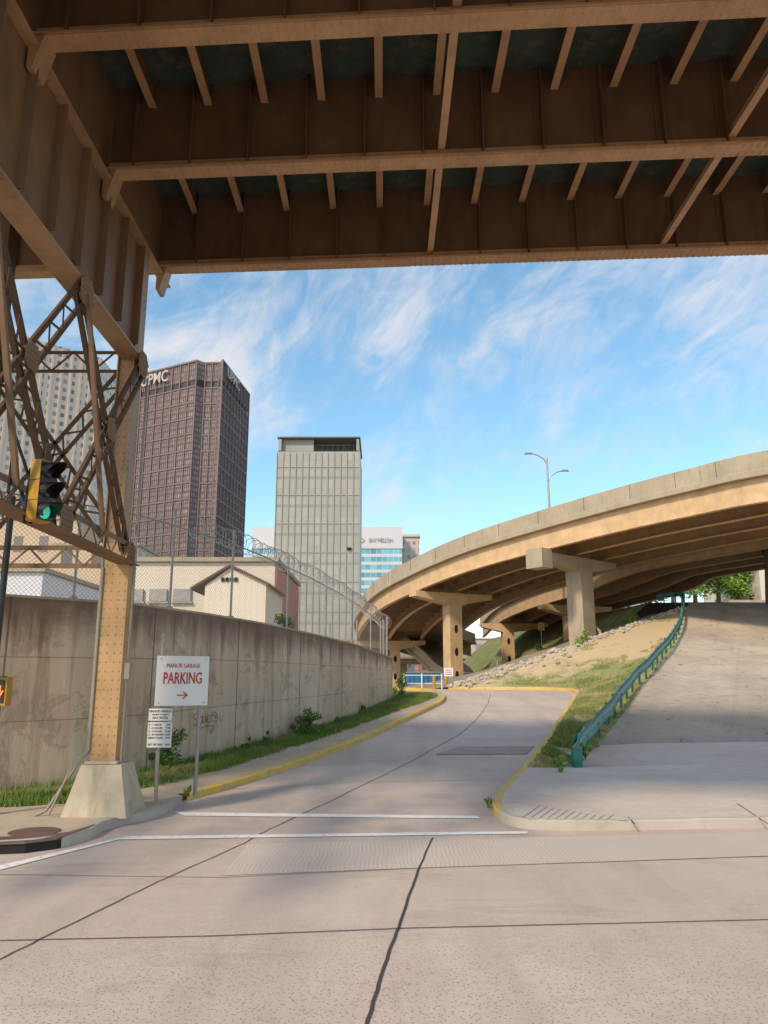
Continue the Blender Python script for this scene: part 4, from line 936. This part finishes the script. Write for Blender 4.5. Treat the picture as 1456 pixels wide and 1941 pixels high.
for z in (1.95,2.4):
    m=MB(); m.cyl((at_y(765,1300,44).x,44,z),(at_y(838,1300,44).x,44.5,z),.025,8); m.make('gate_rail','white',ga)
for px in (766,800,838): q=at_y(px,1300,44); m=MB(); m.cyl((q.x,44.1,1.6),(q.x,44.1,2.5),.035,8); m.make('gate_post','white',ga)
gf_=thing('chain_link_gate',at_y(965,1300,50),'chain link gate standing beneath the viaduct','gate')
a=at_y(943,1255,50); b=at_y(1003,1255,52); m=MB(); m.quad((a.x,50,1.65),(b.x,52,1.65),(b.x,52,a.z),(a.x,50,a.z),[(0,0),(2.5,0),(2.5,1.5),(0,1.5)]); m.make('gate_mesh','chain',gf_)
for q in (a,b,(a+b)/2): m=MB(); m.cyl((q.x,q.y,1.6),(q.x,q.y,a.z+.1),.05,8); m.make('gate_post','galv',gf_)
m=MB(); m.cyl((a.x,50,a.z),(b.x,52,a.z),.03,8); m.make('gate_rail','galv',gf_)
ef=thing('end_fence',WC[-1],'tall chain link fence panel beyond the wall end','fence')
p0=WC[-1]; m=MB(); p1=V((p0.x-.3,p0.y+7,1.7)); P=[V((p0.x,p0.y+.2,1.2)),V((p1.x,p1.y,1.5))]
m.quad(P[0],P[1],P[1]+up*3.6,P[0]+up*3.2,[(0,0),(7,0),(7,3.5),(0,3.5)]); m.quad(P[0]+V((0,0,0)),P[0]+V((-2.6,3,0)),P[0]+V((-2.6,3,3.3)),P[0]+up*3.2,[(0,0),(4,0),(4,3.5),(0,3.5)]); m.make('fence_mesh','chain',ef)
for q in (P[0],P[0].lerp(P[1],.5),P[1],P[0]+V((-2.6,3,0)),P[0]+V((-1.3,1.5,0))): m=MB(); m.cyl(q-up*.2,q+up*3.5,.035,8); m.make('fence_post','galv',ef)
cw=at_y(1026,1188,62); e=thing('curve_warning_sign',cw,'small yellow warning sign with a black arrow','sign'); m=MB()
m.box(cw,(.5,.03,.6)); m.make('sign_board','yellow',e)
m=MB(); m.beam(cw+V((-.12,-.02,.2)),cw+V((.14,-.02,0)),.07,.01,(0,1,0)); m.beam(cw+V((.14,-.025,0)),cw+V((-.12,-.025,-.2)),.07,.01,(0,1,0)); m.make('arrow_symbol','black',e)
m=MB(); m.cyl((cw.x,cw.y+.08,3),(cw.x,cw.y+.08,cw.z+.4),.03,8); m.make('sign_post','galv',e)
# ---------------------------------------------------------------- vegetation
def leaves(m,c,R,n,size,flat=.8):
    cl=[]
    for _ in range(max(6,n//90)):
        v=V((random.gauss(0,1),random.gauss(0,1),random.gauss(0,1))).normalized()*random.uniform(.35,1.0); cl.append((c+V((v.x*R,v.y*R,v.z*R*flat)),R*random.uniform(.2,.42)))
    for _ in range(n):
        cc,r=random.choice(cl); v=V((random.gauss(0,1),random.gauss(0,1),random.gauss(0,1))).normalized()*r*random.random()**.4
        p=cc+v; a=V((random.gauss(0,1),random.gauss(0,1),random.gauss(0,.6))).normalized(); b=a.orthogonal().normalized(); s=size*random.uniform(.6,1.3)
        i=len(m.v); m.v+=[p-a*s*.5,p+b*s*.3,p+a*s*.5,p-b*s*.3]; m.f.append((i,i+1,i+2,i+3))
def tree(base,h,R,n,size,label,mat='leaf',name='tree'):
    base=V(base); e=thing(name,base,label,'tree'); m=MB(); tp_=base+V((random.uniform(-.2,.2),0,h*.75)); m.pipe([base-up*.3,base.lerp(tp_,.5)+V((.1,0,0)),tp_],.1,7,[h*.035,h*.025,h*.012])
    for k in range(6):
        a=k*1.05+random.random(); s_=base.lerp(tp_,.35+.1*k); m.pipe([s_,s_+V((math.cos(a)*R*.4,math.sin(a)*R*.4,h*.12)),s_+V((math.cos(a)*R*.75,math.sin(a)*R*.75,h*.26))],.05,5,[h*.014,h*.01,h*.004])
    m.make('trunk','bark',e); m=MB(); leaves(m,base+up*(h-R*.8),R,n,size); m.make('crown',mat,e); return e
for px,py,Y,h,R in ((1190,1156,84,6.4,3.4),(1232,1152,88,7.6,3.8),(1275,1150,84,7.2,3.6),(1318,1148,90,8.8,4.2),(1362,1146,92,8.8,4.2),(1400,1146,94,7.4,3.8),(1150,1172,82,5.8,3.2)):
    p=at_y(px,py,Y); tree((p.x,Y,p.z-.8),h,R,3400,.42,'leafy green tree on the hilltop behind the guard rail','leaf2')
tree((at_y(1462,1080,48).x+.2,49,7.2),8.0,2.4,3500,.26,'tall leafy tree beside the hilltop road','leaf2')
def bush(px,py,R,n,size,label,off=.12,mat='leaf2',name='weed_bush',pos=None):
    p=pos if pos is not None else on_g(px,py,off); e=thing(name,p,label,'plant'); m=MB()
    for k in range(9): a=random.uniform(0,6.28); m.pipe([p,p+V((math.cos(a)*R*.25,math.sin(a)*R*.25,R*.7)),p+V((math.cos(a)*R*.7,math.sin(a)*R*.7,R*random.uniform(1,1.6)))],.006,4)
    m.make('stems','bark',e); m=MB(); leaves(m,p+up*R*.85,R,n,size,1.1); m.make('foliage',mat,e)
bush(577,1396,.42,1500,.07,'leafy green weed bush at the foot of the wall',mat='leaf'); bush(315,1455,.45,1500,.07,'leafy weed bush growing behind the sign posts',mat='leaf')
bush(925,1530,.11,350,.035,'small weed growing at the kerb',0.0); bush(355,1512,.10,300,.035,'small weed growing beside the yellow kerb'); bush(1060,1462,.18,700,.05,'weeds growing beside the guard rail end')
bush(1110,1440,.2,500,.05,'weeds growing under the guard rail'); bush(1095,1232,.5,700,.12,'leafy bush at the pier base',pos=V((11.8,46.3,4.2))); bush(540,1180,.6,900,.1,'leafy shrub growing above the wall',pos=V((at_y(540,1180,24).x,24,3.2)),mat='leaf')
bush(760,1315,.45,800,.08,'tall weeds at the wall end',pos=V((.75,32.5,1.45))); bush(1050,1245,.9,900,.16,'dark shrub behind the stone bank',pos=V((11.5,56,3.0)),mat='leaf'); bush(1180,1175,.8,900,.14,'shrub on the crest of the bank',pos=V((16.5,52,5.2)),mat='leaf2')
for px,py in ((470,1425),(505,1412),(640,1376),(690,1352)): bush(px,py,.16,350,.05,'small weeds growing along the wall foot',mat='leaf')
for px,py in ((1228,1487),(1280,1500),(1180,1465)):
    q=on_z(px,py,.133); m=MB(); m.box(q+up*.015,(.07,.05,.025),random.random()*3,.6); m.make('litter_scrap','white',base=q,label='crumpled scrap of white litter on the pavement',cat='litter',group='litter scraps')
